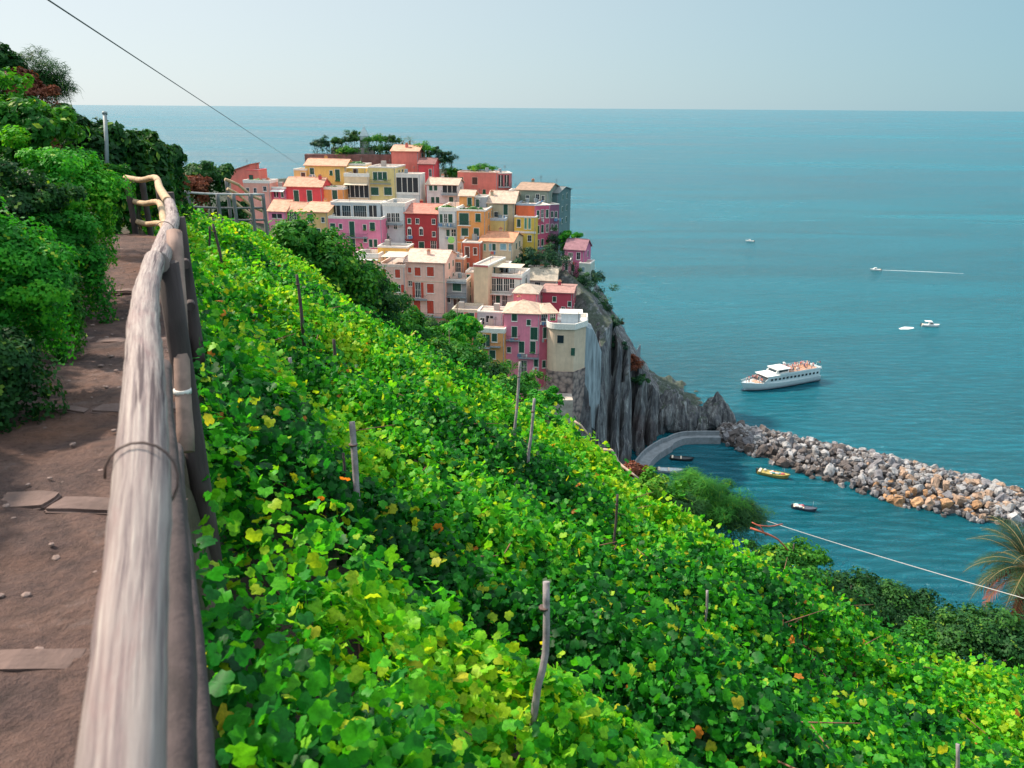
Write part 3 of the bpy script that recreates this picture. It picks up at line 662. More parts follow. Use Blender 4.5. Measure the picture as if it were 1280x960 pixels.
# ------------------------------------------------------------------ HEADLAND (units: metres at 70 m eye height, scaled by S)
POLY = [(-130, 92), (-40, 104), (-10, 121), (0, 128), (12, 138), (20, 145.5), (26, 154), (32, 166), (38, 174), (46, 178), (53, 181), (56, 188), (50, 205), (38, 225), (-20, 250), (-130, 256)]
def pdist(x, y):
    best = np.full(x.shape, 1e9); inside = np.zeros(x.shape, bool); n = len(POLY)
    for i in range(n):
        x1, y1 = POLY[i]; x2, y2 = POLY[(i+1) % n]
        dx, dy = x2-x1, y2-y1; t = np.clip(((x-x1)*dx+(y-y1)*dy)/(dx*dx+dy*dy), 0, 1)
        best = np.minimum(best, np.hypot(x-x1-t*dx, y-y1-t*dy))
        c = ((y1 > y) != (y2 > y)) & (x < (x2-x1)*(y-y1)/((y2-y1)+1e-9)+x1); inside ^= c
    return np.where(inside, best, -best)
CX = np.array([-130, -80, -50, -42, -16, -8, 2, 8, 12, 17, 21, 25, 28.5, 31, 33.5, 37, 52]); CZ = np.array([50, 51, 55, 60.5, 60, 54, 48, 41, 36, 32, 27.5, 21.5, 16.5, 12, 8, 3, -2])
def head_h70(x, y):
    x = np.asarray(x, float); y = np.asarray(y, float)
    s_ = 20.5-6*(1-sm(6, 16, x))+.61*(y-143); cap = np.interp(x, CX, CZ)
    s_ = np.minimum(s_, cap-np.clip(y-206, 0, 99)*1.3)
    rib = 1.0-2*np.abs(fbm(x*.22+5, y*.22+9, 4))*2
    d = pdist(x, y)+2.4*fbm(x*.16, y*.16, 3)+1.7*rib+1.2*(np.abs(fbm(x*.55+3, y*.55, 3))*-4+.6)
    for x0_, w_, k_ in ((16.5, .5, 2.5), (19.6, .7, 4.0), (22.2, .4, 2.0), (25.0, .8, 3.5), (28.2, .5, 2.2), (31.0, .6, 2.5), (12.8, .5, 1.6)):
        xx = x-.35*(y-150)*.3+1.2*fbm(y*.3, x*0+x0_, 2); d = d-k_*np.exp(-((xx-x0_)/w_)**2)*np.clip((175-y)/12, 0, 1)
    cl = d*4.2-1.2
    amp = sm(12, 22, x)
    h = np.minimum(s_+amp*3.0*fbm(x*.35, y*.35, 4), np.where(d > 0, cl, d*1.5-1.2))
    return np.maximum(h+.5*fbm(x*.9, y*.9, 3)*amp, -5)
xs = np.concatenate([np.arange(-130, -8, 1.4), np.arange(-8, 62, .42)]); ys = np.concatenate([np.arange(90, 120, 1.4), np.arange(120, 200, .42), np.arange(200, 262, 1.4)])
X, Y = np.meshgrid(xs, ys, indexing='ij'); Z = head_h70(X, Y)
# push the faces sideways so that the rock has ledges and overhangs
me = grid_mesh('headland', xs, ys, Z)
co = np.stack([X, Y, Z], -1)
st = sm(14, 22, X)*1.0
co[..., 0] += st*(fbm(Z*.35+Y*.05, X*.12, 3))*1.6; co[..., 1] += sm(0, 12, X)*(fbm(Z*.28+3, X*.35+9, 3))*1.8
me.vertices.foreach_set('co', (co*S).reshape(-1).astype(np.float32)); me.update(); me.polygons.foreach_set('use_smooth', [False]*len(me.polygons))
m, n, p = new_mat('cliff rock')
v1 = noise_node(n, .75, 8, mapping=(1, 1, .10), rough=.72, dist=.6); v2 = noise_node(n, .12, 5, rough=.6); v3 = noise_node(n, 1.2, 8, mapping=(1, 1, .45), rough=.75)
a = ramp(n, v1, [(.33, (.03, .035, .045)), (.45, (.13, .135, .15)), (.55, (.23, .235, .24)), (.64, (.46, .48, .48))])
b = mixc(n, ramp(n, v2, [(.5, (0, 0, 0)), (.68, (.6, .6, .6))]), a, (.12, .075, .07))
c = mixc(n, .7, b, ramp(n, v3, [(.3, (.3, .3, .33)), (.6, (1, 1, 1))]), 'MULTIPLY')
geo = n.nodes.new('ShaderNodeNewGeometry'); sep = n.nodes.new('ShaderNodeSeparateXYZ'); n.links.new(geo.outputs['Normal'], sep.inputs[0])
fl = ramp(n, sep.outputs['Z'], [(.62, (0, 0, 0)), (.82, (.8, .8, .8))])
c = mixc(n, fl, c, (.03, .055, .028))
n.links.new(c, p.inputs['Base Color']); p.inputs['Roughness'].default_value = .9; bump(n, p, v3, 1, .6)
ROCK = m
tag(obj('headland', me, ROCK), kind='structure')
def head_z(x, y): return float(head_h70(np.array([x/S]), np.array([y/S]))[0])*S

# sea stacks and jagged rocks
def crag(label, px, pyb, pyt, wpx, d=None, seed=0, name='sea_rock'):
    b_ = zhit(px, pyb, 0); D_ = (b_-cam.location).dot(CM@Vector((0, 0, -1))); H = (at(px, pyt, D_).z)+.0; Wd = wpx/FPX*D_
    bm = bmesh.new(); bmesh.ops.create_icosphere(bm, subdivisions=5, radius=1)
    for v in bm.verts:
        q = v.co.copy(); k = (q.z+1)/2
        rr = (1-k)**.5*.85+.08
        q = Vector((q.x*rr*1.5, q.y*rr*1.5, k))
        nz = mnoise.fractal(Vector((q.x*1.6+seed, q.y*1.6, q.z*1.1)), 1.0, 2.0, 5)
        rg = 1-abs(mnoise.noise(Vector((math.atan2(q.y, q.x)*2+seed, 0, q.z*.8))))*1.3
        q.x *= (.75+.35*nz+.35*rg); q.y *= (.75+.35*nz+.35*rg); q.z *= 1+.12*nz
        v.co = Vector((q.x*Wd/2, q.y*Wd/2, q.z*H*1.02-.6))
    o = obj(name, bm, ROCK); o.location = (b_.x, b_.y+Wd*.3, 0); o.rotation_euler = (0, 0, seed)
    return tag(o, label, 'sea rock', 'jagged rocks at the foot of the headland')
crag('tall pointed rock stack at the root of the breakwater', 896, 538, 487, 34, seed=1)
crag('jagged dark rock left of the tall pointed stack', 874, 540, 503, 34, seed=2)
crag('low jagged rock between headland and stacks', 857, 541, 494, 32, seed=3)
crag('small dark rock right of the tall stack', 907, 533, 512, 24, seed=4)
crag('narrow pinnacle against the headland wall', 838, 541, 480, 40, seed=5)

# quay
CONC = plain('concrete', (.20, .22, .24), .85, .25, .8, .4, .05)
def quay():
    pts = [zhit(*a, 1.6) for a in ((792, 600), (803, 582), (815, 568), (832, 557), (850, 548), (870, 546), (900, 546))]
    L = resample(pts, 1.0); bm = bmesh.new(); prev = None
    for i, q in enumerate(L):
        t = (L[min(i+1, len(L)-1)]-L[max(i-1, 0)]).normalized(); nrm = Vector((-t.y, t.x, 0))
        wd = 2.8 if i < len(L)*.6 else 1.8
        ring = [bm.verts.new(q+nrm*s_+Vector((0, 0, z))) for s_, z in ((-wd/2, -3.5), (-wd/2, .18), (-wd/2+.4, .18), (-wd/2+.4, 0), (wd/2, 0), (wd/2, 1.1), (wd/2+.4, 1.1), (wd/2+.4, -3.5))]
        if prev:
            for k in range(7): bm.faces.new((prev[k], ring[k], ring[k+1], prev[k+1]))
        prev = ring
    bmesh.ops.recalc_face_normals(bm, faces=bm.faces)
    tag(obj('quay', bm, CONC), kind='structure')
quay()
# terrace under the rounded house
bm = bmesh.new(); q = far(697, 492, 150); box(bm, q.x-5.5, q.y-4, q.z-22, q.x+3.0, q.y+6, q.z)
tag(obj('waterfront_terrace', bm, plain('terrace stone', (.42, .36, .31), .9, .3, .8, .5, .1)), kind='structure')
# stair wall on the headland
bm = bmesh.new()
L = [far(778, 472, 172), far(788, 455, 174), far(796, 441, 176), (far(801, 432, 178))]
for i in range(3):
    a_, b_ = L[i], L[i+1]
    f_ = [a_+Vector((0, 0, -3)), b_+Vector((0, 0, -3)), b_, a_]; g_ = [v+Vector((0, 1.2, 0)) for v in f_]
    quad(bm, f_); quad(bm, g_[::-1]); quad(bm, [f_[3], f_[2], g_[2], g_[3]])
tag(obj('stair_wall', bm, CONC), 'pale sloping wall of the stair climbing the rocky headland', 'wall')

# ------------------------------------------------------------------ HOUSES
GLASS = None
m, n, p = new_mat('window glass'); p.inputs['Base Color'].default_value = (.02, .035, .045, 1); p.inputs['Roughness'].default_value = .12; GLASS = m
def paint(name, c): return plain(name, c, .6, .18, 3, .1, .01)
SH = {'g': paint('green shutter', (.02, .09, .06)), 't': paint('teal shutter', (.05, .20, .18)), 'r': paint('red shutter', (.52, .07, .04)), 'b': paint('pale blue shutter', (.25, .42, .48)), 'n': paint('brown door', (.10, .04, .03)), 'l': paint('sea green shutter', (.10, .35, .24))}
WHITE = paint('white trim', (.78, .74, .68)); CREAM = paint('cream trim', (.66, .55, .42)); IRON = paint('iron', (.05, .055, .06)); DARKIN = paint('dark interior', (.018, .022, .028))
GREYM = paint('grey metal', (.25, .30, .33))
PEACH = (.76, .40, .27); TERRA = (.58, .26, .16); PALE = (.66, .48, .37); REDT = (.50, .15, .10); GREYT = (.42, .37, .34)
def dfl(yb): return 150+45*(460-yb)/260
def house(label, x0, x1, yt, yb, col, roof='flat', yr=None, yaw=-9, d=None, wins=(), side=None, rc=PEACH, D=None, band=(), balc=(), chim=(), par=.5, awn=(), drop=0, trim=WHITE, name='house', side_w=0, parcol=None, rooftop=None):
    d = d or dfl(yb); yaw = R(yaw)
    Rv = Vector((math.cos(yaw), math.sin(yaw), 0)); Nv = Vector((math.sin(yaw), -math.cos(yaw), 0)); Bk = -Nv
    P0 = far((x0+x1)/2, yt, d)
    def hit(px, py, back=0):
        r = ray(px, py); o = P0+Bk*back-cam.location; t = o.dot(Nv)/r.dot(Nv); return cam.location+r*t
    A = hit(x0, yt); B = hit(x1, yt); wd = (B-A).dot(Rv); ztop = P0.z
    zvis = hit((x0+x1)/2, yb).z
    yrr = yr if yr is not None else yt
    D = D or max(5.0, min(12.0, (yb-yrr)*.173*S*1.05))
    Bk_c = [A, A+Rv*wd, A+Bk*D, A+Rv*wd+Bk*D]
    zb = min([head_z(c.x, c.y) for c in Bk_c]+[zvis-1.5])-1.0-drop
    zb = max(zb, -1.0)
    if drop < 0: zb = zvis-.4
    root = empty(name, (A.x, A.y, zb), yaw, label, 'house', None)
    H = ztop-zb
    def loc(px, py, back=0):
        q = hit(px, py, back); return (q-A).dot(Rv), q.z-zb
    wl = []
    pxm = d*S/FPX
    for (cx, cy, ww, hh, kd) in wins:
        u, z = loc(cx, cy); hw = ww*pxm*.56; hz = hh*pxm*.54
        if u-hw < .12 or u+hw > wd-.12:
            u = min(max(u, hw+.15), wd-hw-.15)
        wl.append((u-hw, z-hz, u+hw, min(z+hz, H-.12), kd))
    # further small windows seen between the larger ones
    ga = random.Random(label+'w')
    if wl and wd > 4.5 and drop == 0:
        kinds_ = [w_[4][0] for w_ in wl if w_[4][0] in 'grdw'] or ['g']
        zt_ = H-1.9
        while zt_ > max(1.2, zvis-zb+.6):
            uu = 1.1
            while uu < wd-1.2:
                c4 = (uu-.42, zt_-.62, uu+.42, zt_+.62)
                if ga.random() < .55 and not any(c4[0] < w_[2]+.45 and c4[2] > w_[0]-.45 and c4[1] < w_[3]+.4 and c4[3] > w_[1]-.4 for w_ in wl): wl.append((*c4, ga.choice(kinds_)))
                uu += 2.1
            zt_ -= 3.1
    # front wall with real openings
    bm = bmesh.new(); rec = .22
    us = sorted({0, wd}|{a for w_ in wl for a in (w_[0], w_[2]) if 0 < a < wd}); zs = sorted({0, H}|{a for w_ in wl for a in (w_[1], w_[3]) if 0 < a < H})
    for i in range(len(us)-1):
        for j in range(len(zs)-1):
            uc = (us[i]+us[i+1])/2; zc = (zs[j]+zs[j+1])/2
            if any(w_[0] < uc < w_[2] and w_[1] < zc < w_[3] for w_ in wl): continue
            quad(bm, [(us[i], 0, zs[j]), (us[i+1], 0, zs[j]), (us[i+1], 0, zs[j+1]), (us[i], 0, zs[j+1])])
    for (a, z0, b, z1, kd) in wl:
        quad(bm, [(a, 0, z0), (a, rec, z0), (a, rec, z1), (a, 0, z1)]); quad(bm, [(b, 0, z0), (b, 0, z1), (b, rec, z1), (b, rec, z0)])
        quad(bm, [(a, 0, z0), (b, 0, z0), (b, rec, z0), (a, rec, z0)]); quad(bm, [(a, 0, z1), (a, rec, z1), (b, rec, z1), (b, 0, z1)])
    quad(bm, [(wd, 0, 0), (wd, D, 0), (wd, D, H), (wd, 0, H)]); quad(bm, [(0, D, 0), (0, 0, 0), (0, 0, H), (0, D, H)]); quad(bm, [(wd, D, 0), (0, D, 0), (0, D, H), (wd, D, H)])
    if roof != 'gable' and roof != 'mono' and roof != 'front': quad(bm, [(0, 0, H), (wd, 0, H), (wd, D, H), (0, D, H)])
    rm = tile(rc); rz_ = None; OV = .35; TH = .16
    if roof in ('gable', 'hip'):
        q = hit((x0+x1)/2, yr, D/2); rise = max(.5, q.z-zb-H)
        if rise > D*.35: rise = D*.35
        zr = H+rise
        rb = bmesh.new()
        k = rise/(D/2)
        if roof == 'gable':
            for uu in (0, wd): quad(bm, [(uu, 0, H), (uu, D/2, zr), (uu, D, H)][::1 if uu else -1])
            for s_ in (0, 1):
                y0, y1 = (-OV, D/2) if s_ == 0 else (D+OV, D/2)
                z0_ = H-OV*k
                p4 = [(-OV, y0, z0_+.02), (wd+OV, y0, z0_+.02), (wd+OV, y1, zr+.02), (-OV, y1, zr+.02)]
                if s_: p4 = p4[::-1]
                quad(rb, [(a, b, c+TH) for a, b, c in p4]); quad(rb, p4[::-1])
                quad(rb, [(-OV, y0, z0_+.02), (wd+OV, y0, z0_+.02), (wd+OV, y0, z0_+.02+TH), (-OV, y0, z0_+.02+TH)])
                for uu in (-OV, wd+OV): quad(rb, [(uu, y0, z0_+.02), (uu, y1, zr+.02), (uu, y1, zr+.02+TH), (uu, y0, z0_+.02+TH)])
        else:
            hh = min(D/2, wd/2)*.9; z0_ = H-OV*k*.5+.02
            c4 = [(-OV, -OV), (wd+OV, -OV), (wd+OV, D+OV), (-OV, D+OV)]; r2 = [(hh, D/2), (max(hh+.1, wd-hh), D/2)]
            lo = [(a, b, z0_) for a, b in c4]; ea = [(a, b, z0_+TH) for a, b in c4]; rg = [(a, b, zr+TH) for a, b in r2]
            quad(rb, lo[::-1])
            for i in range(4): quad(rb, [lo[i], lo[(i+1) % 4], ea[(i+1) % 4], ea[i]])
            quad(rb, [ea[0], ea[1], rg[1], rg[0]]); quad(rb, [ea[1], ea[2], rg[1]]); quad(rb, [ea[2], ea[3], rg[0], rg[1]]); quad(rb, [ea[3], ea[0], rg[0]])
        ro = obj('roof', rb, rm, root)
        # ridge cap
        rb = bmesh.new(); tube(rb, [(0 if roof == 'gable' else hh, D/2, zr+TH), (wd if roof == 'gable' else max(hh+.1, wd-hh), D/2, zr+TH)], .13, 6); obj('ridge_cap', rb, rm, ro)
        rz_ = lambda u, v: H+rise*(1-abs(v-D/2)/(D/2))+TH
    elif roof == 'mono':      # rises to the right
        rise = (hit(x1, yr).z-zb-H)
        quad(bm, [(0, 0, H), (wd, 0, H), (wd, 0, H+rise)]); quad(bm, [(0, D, H), (wd, D, H+rise), (wd, D, H)]); quad(bm, [(wd, 0, H), (wd, D, H), (wd, D, H+rise), (wd, 0, H+rise)])
        rb = bmesh.new(); k = rise/wd
        t4 = [(-OV, -OV, H-OV*k+.03), (wd+OV, -OV, H+rise+OV*k+.03), (wd+OV, D+OV, H+rise+OV*k+.03), (-OV, D+OV, H-OV*k+.03)]
        u4 = [(a, b, c+TH) for a, b, c in t4]; quad(rb, u4); quad(rb, t4[::-1])
        for i in range(4): quad(rb, [t4[i], t4[(i+1) % 4], u4[(i+1) % 4], u4[i]])
        obj('roof', rb, rm, root); rz_ = lambda u, v: H+rise*u/wd
    elif roof == 'flat':
        rb = bmesh.new(); t_ = .25; o_ = .06
        for (a, b, c, e) in ((-o_, -o_, wd+o_, t_), (-o_, D-t_, wd+o_, D+o_), (-o_, t_, t_, D-t_), (wd-t_, t_, wd+o_, D-t_)):
            box(rb, a, b, H+.004, c, e, H+par)
        obj('parapet', rb, parcol or trim, root)
        rb = bmesh.new(); quad(rb, [(t_, t_, H+.03), (wd-t_, t_, H+.03), (wd-t_, D-t_, H+.03), (t_, D-t_, H+.03)]); obj('roof', rb, plain('terrace floor', (.45, .36, .31), .9, .3, 1), root)
        rz_ = lambda u, v: H+.03
    obj('wall', bm, plaster(col), root)
    # windows
    for (a, z0, b, z1, kd) in wl:
        ar = kd.endswith('A'); kk = kd[0]; fr = .09
        fm = bmesh.new()
        if kk != 'o':
            box(fm, a-fr, -.05, z0-fr, b+fr, .04, z0+.004); box(fm, a-fr, -.05, z1-.004, b+fr, .04, z1+fr)
            box(fm, a-fr, -.05, z0+.004, a+.004, .04, z1-.004); box(fm, b-.004, -.05, z0+.004, b+fr, .04, z1-.004)
            box(fm, a-fr-.06, -.14, z0-fr-.07, b+fr+.06, -.002, z0-fr)
            if ar:
                n2 = 6; r_ = (b-a)/2+fr
                for i in range(n2):
                    t0, t1 = math.pi*i/n2, math.pi*(i+1)/n2; cu = (a+b)/2
                    quad(fm, [(cu, -.052, z1+.05), (cu+r_*math.cos(t0), -.052, z1+.05+r_*math.sin(t0)), (cu+r_*math.cos(t1), -.052, z1+.05+r_*math.sin(t1))])
        else:
            box(fm, a-.05, -.08, z0-.12, b+.05, .05, z0)
        wo = obj('window', fm, trim, root)
        mid = (a+b)/2
        if kk in 'gtrbnl':
            for (s0, s1) in ((a+.01, mid-.015), (mid+.015, b-.01)):
                sb = bmesh.new(); box(sb, s0, .03, z0+.01, s1, .08, z1-.01)
                nl = max(3, int((z1-z0)/.25))
                for i in range(nl):
                    zz = z0+.08+(z1-z0-.16)*i/nl; box(sb, s0+.05, .005, zz, s1-.05, .032, zz+(z1-z0)/nl*.45)
                obj('shutter', sb, SH[kk], wo)
        elif kk in 'wd':
            sb = bmesh.new(); quad(sb, [(a, .16, z0), (b, .16, z0), (b, .16, z1), (a, .16, z1)]); obj('pane', sb, GLASS, wo)
            nb = max(1, int(round((b-a)/.75))); sb = bmesh.new()
            for i in range(1, nb+1):
                uu = a+(b-a)*i/(nb+1) if nb > 1 else mid
                box(sb, uu-.045, .08, z0, uu+.045, .155, z1)
            box(sb, a, .08, (z0+z1)/2-.03, b, .14, (z0+z1)/2+.03)
            obj('glazing_bar', sb, trim if kk == 'w' else GREYM, wo)
            if kd == 'ws':    # open shutters beside
                pass
        elif kk == 'o':
            sb = bmesh.new(); quad(sb, [(a, .2, z0), (b, .2, z0), (b, .2, z1), (a, .2, z1)]); obj('pane', sb, DARKIN, wo)  # dark sheet stands in for the shade inside an open bay
            nb = max(1, int((b-a)/1.6))
            sb = bmesh.new()
            for i in range(1, nb+1):
                uu = a+(b-a)*i/(nb+1); box(sb, uu-.07, .05, z0, uu+.07, .19, z1)
            obj('mullion', sb, trim, wo)
        if 's' in kd[1:]:
            c_ = SH[kd[kd.index('s')+1]] if len(kd) > kd.index('s')+1 else SH['g']
            for (s0, s1) in ((a-fr-.02-(b-a)*.48, a-fr-.02), (b+fr+.02, b+fr+.02+(b-a)*.48)):
                sb = bmesh.new(); box(sb, s0, -.07, z0, s1, -.02, z1); obj('shutter', sb, c_, wo)
    # side windows on the right wall
    if D > 6 and not side_w and yaw < 0: side_w = 2 if D > 9 else 1
    for k in range(side_w):
        for fl_ in range(3):
            zz = H-1.2-fl_*3.2-.9; yy = D*(k+1)/(side_w+1)
            if zz < 1: continue
            fm = bmesh.new(); box(fm, wd+.003, yy-.55, zz-.1, wd+.06, yy+.55, zz+1.5); wo = obj('window', fm, trim, root)
            sb = bmesh.new(); box(sb, wd+.062, yy-.45, zz, wd+.09, yy+.45, zz+1.4); obj('shutter', sb, SH['g'], wo)
    for (ux0, yy, ux1, kd) in balc:       # pixel x0, slab y, x1
        u0, z = loc(ux0, yy); u1, _ = loc(ux1, yy); bb = bmesh.new(); box(bb, u0, -1.0, z-.14, u1, -.003, z); bo = obj('balcony', bb, trim if kd != 'g' else GREYM, root)
        rb = bmesh.new()
        box(rb, u0, -1.0, z+.95, u1, -.95, z+1.0); box(rb, u0, -.95, z+.95, u0+.05, -.004, z+1.0); box(rb, u1-.05, -.95, z+.95, u1, -.004, z+1.0)
        k_ = int((u1-u0)/.28)
        for i in range(k_+1):
            uu = u0+.01+(u1-u0-.06)*i/max(1, k_); box(rb, uu, -.99, z+.002, uu+.035, -.96, z+.95)
        obj('railing', rb, IRON, bo)
    for (bx0, by, bx1, hh, bc) in band:   # string course / coloured band
        u0, z = loc(bx0, by); u1, _ = loc(bx1, by); bb = bmesh.new(); box(bb, u0, -.09, z, u1, -.003, z+hh*pxm); obj('band', bb, bc, root)
    if roof in ('gable', 'hip') and not chim and wd > 6: chim = ((x0+(x1-x0)*(.25+.5*random.random()), .62),)
    for (cx, bk) in chim:
        u, _ = loc(cx, yt); v = D*bk; z = rz_(u, v); cb = bmesh.new(); box(cb, u-.35, v-.3, z-.6, u+.35, v+.3, z+.9); co_ = obj('chimney', cb, plaster(mul(col, .9)), root)
        cb = bmesh.new(); box(cb, u-.45, v-.4, z+.9, u+.45, v+.4, z+1.0); box(cb, u-.25, v-.2, z+1.0, u+.25, v+.2, z+1.25); obj('chimney_cap', cb, tile(TERRA), co_)
    for (ax0, ay, ax1, pr, ac) in awn:
        u0, z = loc(ax0, ay); u1, _ = loc(ax1, ay); ab = bmesh.new()
        t4 = [(u0, -.01, z), (u1, -.01, z), (u1, -pr, z-pr*.3), (u0, -pr, z-pr*.3)]; u4 = [(a, b, c+.07) for a, b, c in t4]
        quad(ab, u4); quad(ab, t4[::-1])
        for i in range(4): quad(ab, [t4[i], t4[(i+1) % 4], u4[(i+1) % 4], u4[i]])
        obj('awning', ab, ac, root)
    if rooftop == 'rail':
        rb = bmesh.new(); z = H+par
        for i in range(int(wd/.8)+1):
            uu = .05+(wd-.15)*i/max(1, int(wd/.8)); box(rb, uu, .05, z, uu+.05, .1, z+.8)
        box(rb, 0, .04, z+.8, wd, .11, z+.86); obj('railing', rb, GREYM, root)
    # washing on some lines, pots on some sills, a dish or tank on some roofs
    gr = random.Random(label)
    for (a, z0, b, z1, kd) in wl:
        if kd[0] in 'gwd' and z1-z0 > 1.3 and gr.random() < .22:
            lb = bmesh.new(); x = a-.3
            for q_ in range(gr.randint(3, 5)):
                w_ = gr.uniform(.25, .5); quad(lb, [(x, -.30, z0-.15-gr.uniform(.5, .9)), (x+w_, -.27, z0-.15-gr.uniform(.5, .9)), (x+w_, -.28, z0-.15), (x, -.28, z0-.15)], gr.randrange(4)); x += w_+.08
            obj('laundry', lb, [WHITE, paint('cloth blue', (.15, .3, .5)), paint('cloth red', (.6, .12, .1)), paint('cloth grey', (.4, .4, .42))], root)
        elif kd[0] in 'gw' and gr.random() < .25:
            lb = bmesh.new()
            bmesh.ops.create_icosphere(lb, subdivisions=3, radius=1, matrix=Matrix.Translation(((a+b)/2, -.22, z0+.1))@Matrix.Diagonal(((b-a)*.55, .2, .22, 1)))
            for v in lb.verts: v.co += mnoise.noise_vector(v.co*3)*.14
            obj('flower_box', lb, paint('pot plants', (.04, .14, .03)), root)
    if rz_ and roof == 'flat' and wd > 4 and drop == 0:
        lb = bmesh.new(); u = gr.uniform(.2, .8)*wd; v = D*.55
        k_ = gr.randrange(4)
        if k_ == 0: box(lb, u-.6, v-.5, H+.03, u+.6, v+.5, H+1.5); obj('stair_hut', lb, plaster((.42, .38, .35)), root)
        elif k_ == 1:
            bmesh.ops.create_icosphere(lb, subdivisions=4, radius=1, matrix=Matrix.Translation((wd/2, .7, H+.4))@Matrix.Diagonal((wd*.44, .4, .5, 1)))
            for v in lb.verts: v.co += mnoise.noise_vector(v.co*1.5)*.5
            obj('terrace_plants', lb, paint('pot plants', (.04, .14, .03)), root)
        elif k_ == 2:
            for q_ in range(3): tube(lb, [(.4+(wd-.8)*q_/2, .6, H), (.4+(wd-.8)*q_/2, .6, H+2.2)], .05, 5)
            tube(lb, [(.4, .6, H+2.2), (wd-.4, .6, H+2.2)], .05, 5); obj('pergola_frame', lb, GREYM, root)
            lb = bmesh.new(); quad(lb, [(.4, .6, H+2.22), (wd-.4, .6, H+2.22), (wd-.4, D*.6, H+2.4), (.4, D*.6, H+2.4)]); obj('shade_cloth', lb, plain('shade cloth', (.6, .5, .38), .8, .15, 2), root)
        else: bmesh.ops.create_cone(lb, cap_ends=True, segments=12, radius1=.5, radius2=.5, depth=1.1, matrix=Matrix.Translation((u, v, H+.6))); obj('water_tank', lb, GREYM, root)
    # drainpipe and rooftop aerial
    if wd > 4 and H > 7:
        dp = bmesh.new(); uu = wd-.25; tube(dp, [(uu, -.08, .2), (uu, -.08, H-.1)], .06, 6); obj('drainpipe', dp, GREYM, root)
    if random.random() < .55 and rz_:
        ab = bmesh.new(); u = random.uniform(.3, .7)*wd; z = rz_(u, D/2); tube(ab, [(u, D/2, z-.2), (u, D/2, z+2.0)], .035, 5)
        for k in range(4): tube(ab, [(u-.45+.05*k, D/2, z+1.4+.16*k), (u+.45-.05*k, D/2, z+1.4+.16*k)], .02, 4)
        obj('aerial', ab, IRON, root)
    return root
# plaster colours
RED = (.72, .085, .10); CORAL = (.72, .20, .16); ROSE = (.80, .24, .38); MAG = (.62, .12, .22); ORG = (.78, .34, .11); YEL = (.80, .52, .16); OCH = (.72, .47, .20); CRM = (.76, .57, .38); PNKC = (.80, .50, .41); WHT = (.70, .68, .64); DRED = (.42, .045, .05); GRN = (.24, .28, .23); LPK = (.76, .38, .30); GRY = (.38, .37, .38)
GREEN = SH['g']
house('small coral red house at the far left of the village, sloped roof', 287, 313, 215, 232, CORAL, 'mono', 206, rc=REDT, wins=())
house('low red annexe with one dark window, right of the small coral house', 308, 323, 213, 232, CORAL, 'flat', par=.15, trim=paint('red trim', RED), d=188, wins=((314, 223, 5, 8, 'g'),))
house('peach terrace block below the small coral red house', 304, 337, 229, 252, LPK, 'flat', wins=((331, 236, 4, 5, 'd'),), par=.8, chim=((330, .5),))
house('tiny magenta house with white awning between peach block and red house', 338, 357, 236, 250, MAG, 'flat', wins=((345, 243, 5, 6, 'o'), (353, 243, 3, 6, 'g')), awn=((340, 237, 356, 1.4, WHITE),))
house('peach roofed low house with striped awning left of the yellow gable house', 335, 357, 264, 292, ROSE, 'gable', 250, wins=((346, 270, 12, 5, 'o'), (350, 282, 5, 7, 'g')))
house('red house with two tall green shuttered windows under a peach roof', 356, 402, 233, 254, RED, 'gable', 222, wins=((370.5, 245, 6, 13, 'g'), (387, 245, 6, 13, 'g')), chim=((396, .4),))
house('orange house with one green window joined to the right of the red one', 402, 430, 237, 253, ORG, 'flat', wins=((418.5, 243, 6, 11, 'g'),), par=.7)
house('rose front with a wide window left of the plain ochre house', 354, 379, 264, 292, LPK, 'gable', 253, D=5.5, wins=((366, 271, 13, 10, 'w'), (364, 284, 5, 8, 'd')))
house('plain ochre house with a single small window above the thicket', 378, 409, 265, 312, OCH, 'gable', 253, wins=((387.5, 272.5, 6, 9, 'd'), (398, 290, 5, 8, 'g')), rc=PEACH)
house('tiny ochre block at the left end under the hilltop wall', 367, 383, 213, 226, OCH, 'flat', wins=((379, 219, 5, 6, 'n'),), par=.4)
house('orange yellow top row house with a tall green door and small square window', 381, 432, 207, 230, YEL, 'gable', 199, d=190, wins=((390, 214, 5, 7, 'g'), (422, 219, 5.5, 13, 'g')))
house('bright yellow top row house with one brown window', 432, 457, 207, 226, (.85, .62, .20), 'flat', d=190.5, wins=((444.5, 215, 5.5, 7, 'n'),), par=.5)
house('cream house with a shaded loggia below the bright yellow one', 430, 461, 221, 250, CRM, 'flat', wins=((445, 239, 27, 14, 'o'),), par=.9, awn=((431, 229, 460, 1.2, CREAM),))
house('olive yellow house with four dark windows and a balcony in the top row', 460, 494, 210, 256, (.70, .56, .24), 'flat', wins=((469, 220, 5, 9, 'g'), (475, 220, 5, 9, 'g'), (481, 220, 5, 9, 'g'), (468.5, 239, 9, 9, 'g'), (485, 239, 9, 9, 'g'), (483, 253, 5, 6, 'd')), balc=((464, 229, 489, 'g'),), par=.4)
house('tall red tower house crowning the village with a plain wall', 489, 523, 189, 219, CORAL, 'gable', 182, rc=PEACH, d=193, D=7, wins=(), chim=((506, .3),))
house('low dark red house with brown roof right of the red tower', 523, 543, 205, 224, RED, 'gable', 198, rc=(.30, .13, .12), wins=((538, 216, 3, 8, 'd'),), d=191)
house('white building with big glazed veranda below the red tower', 494, 525, 218, 258, WHT, 'flat', wins=((509, 232, 25, 18, 'o'), (499, 252, 6, 8, 'g'), (516, 252, 6, 8, 'w')), band=((494, 243, 525, 3, WHITE),), par=.2, D=5)
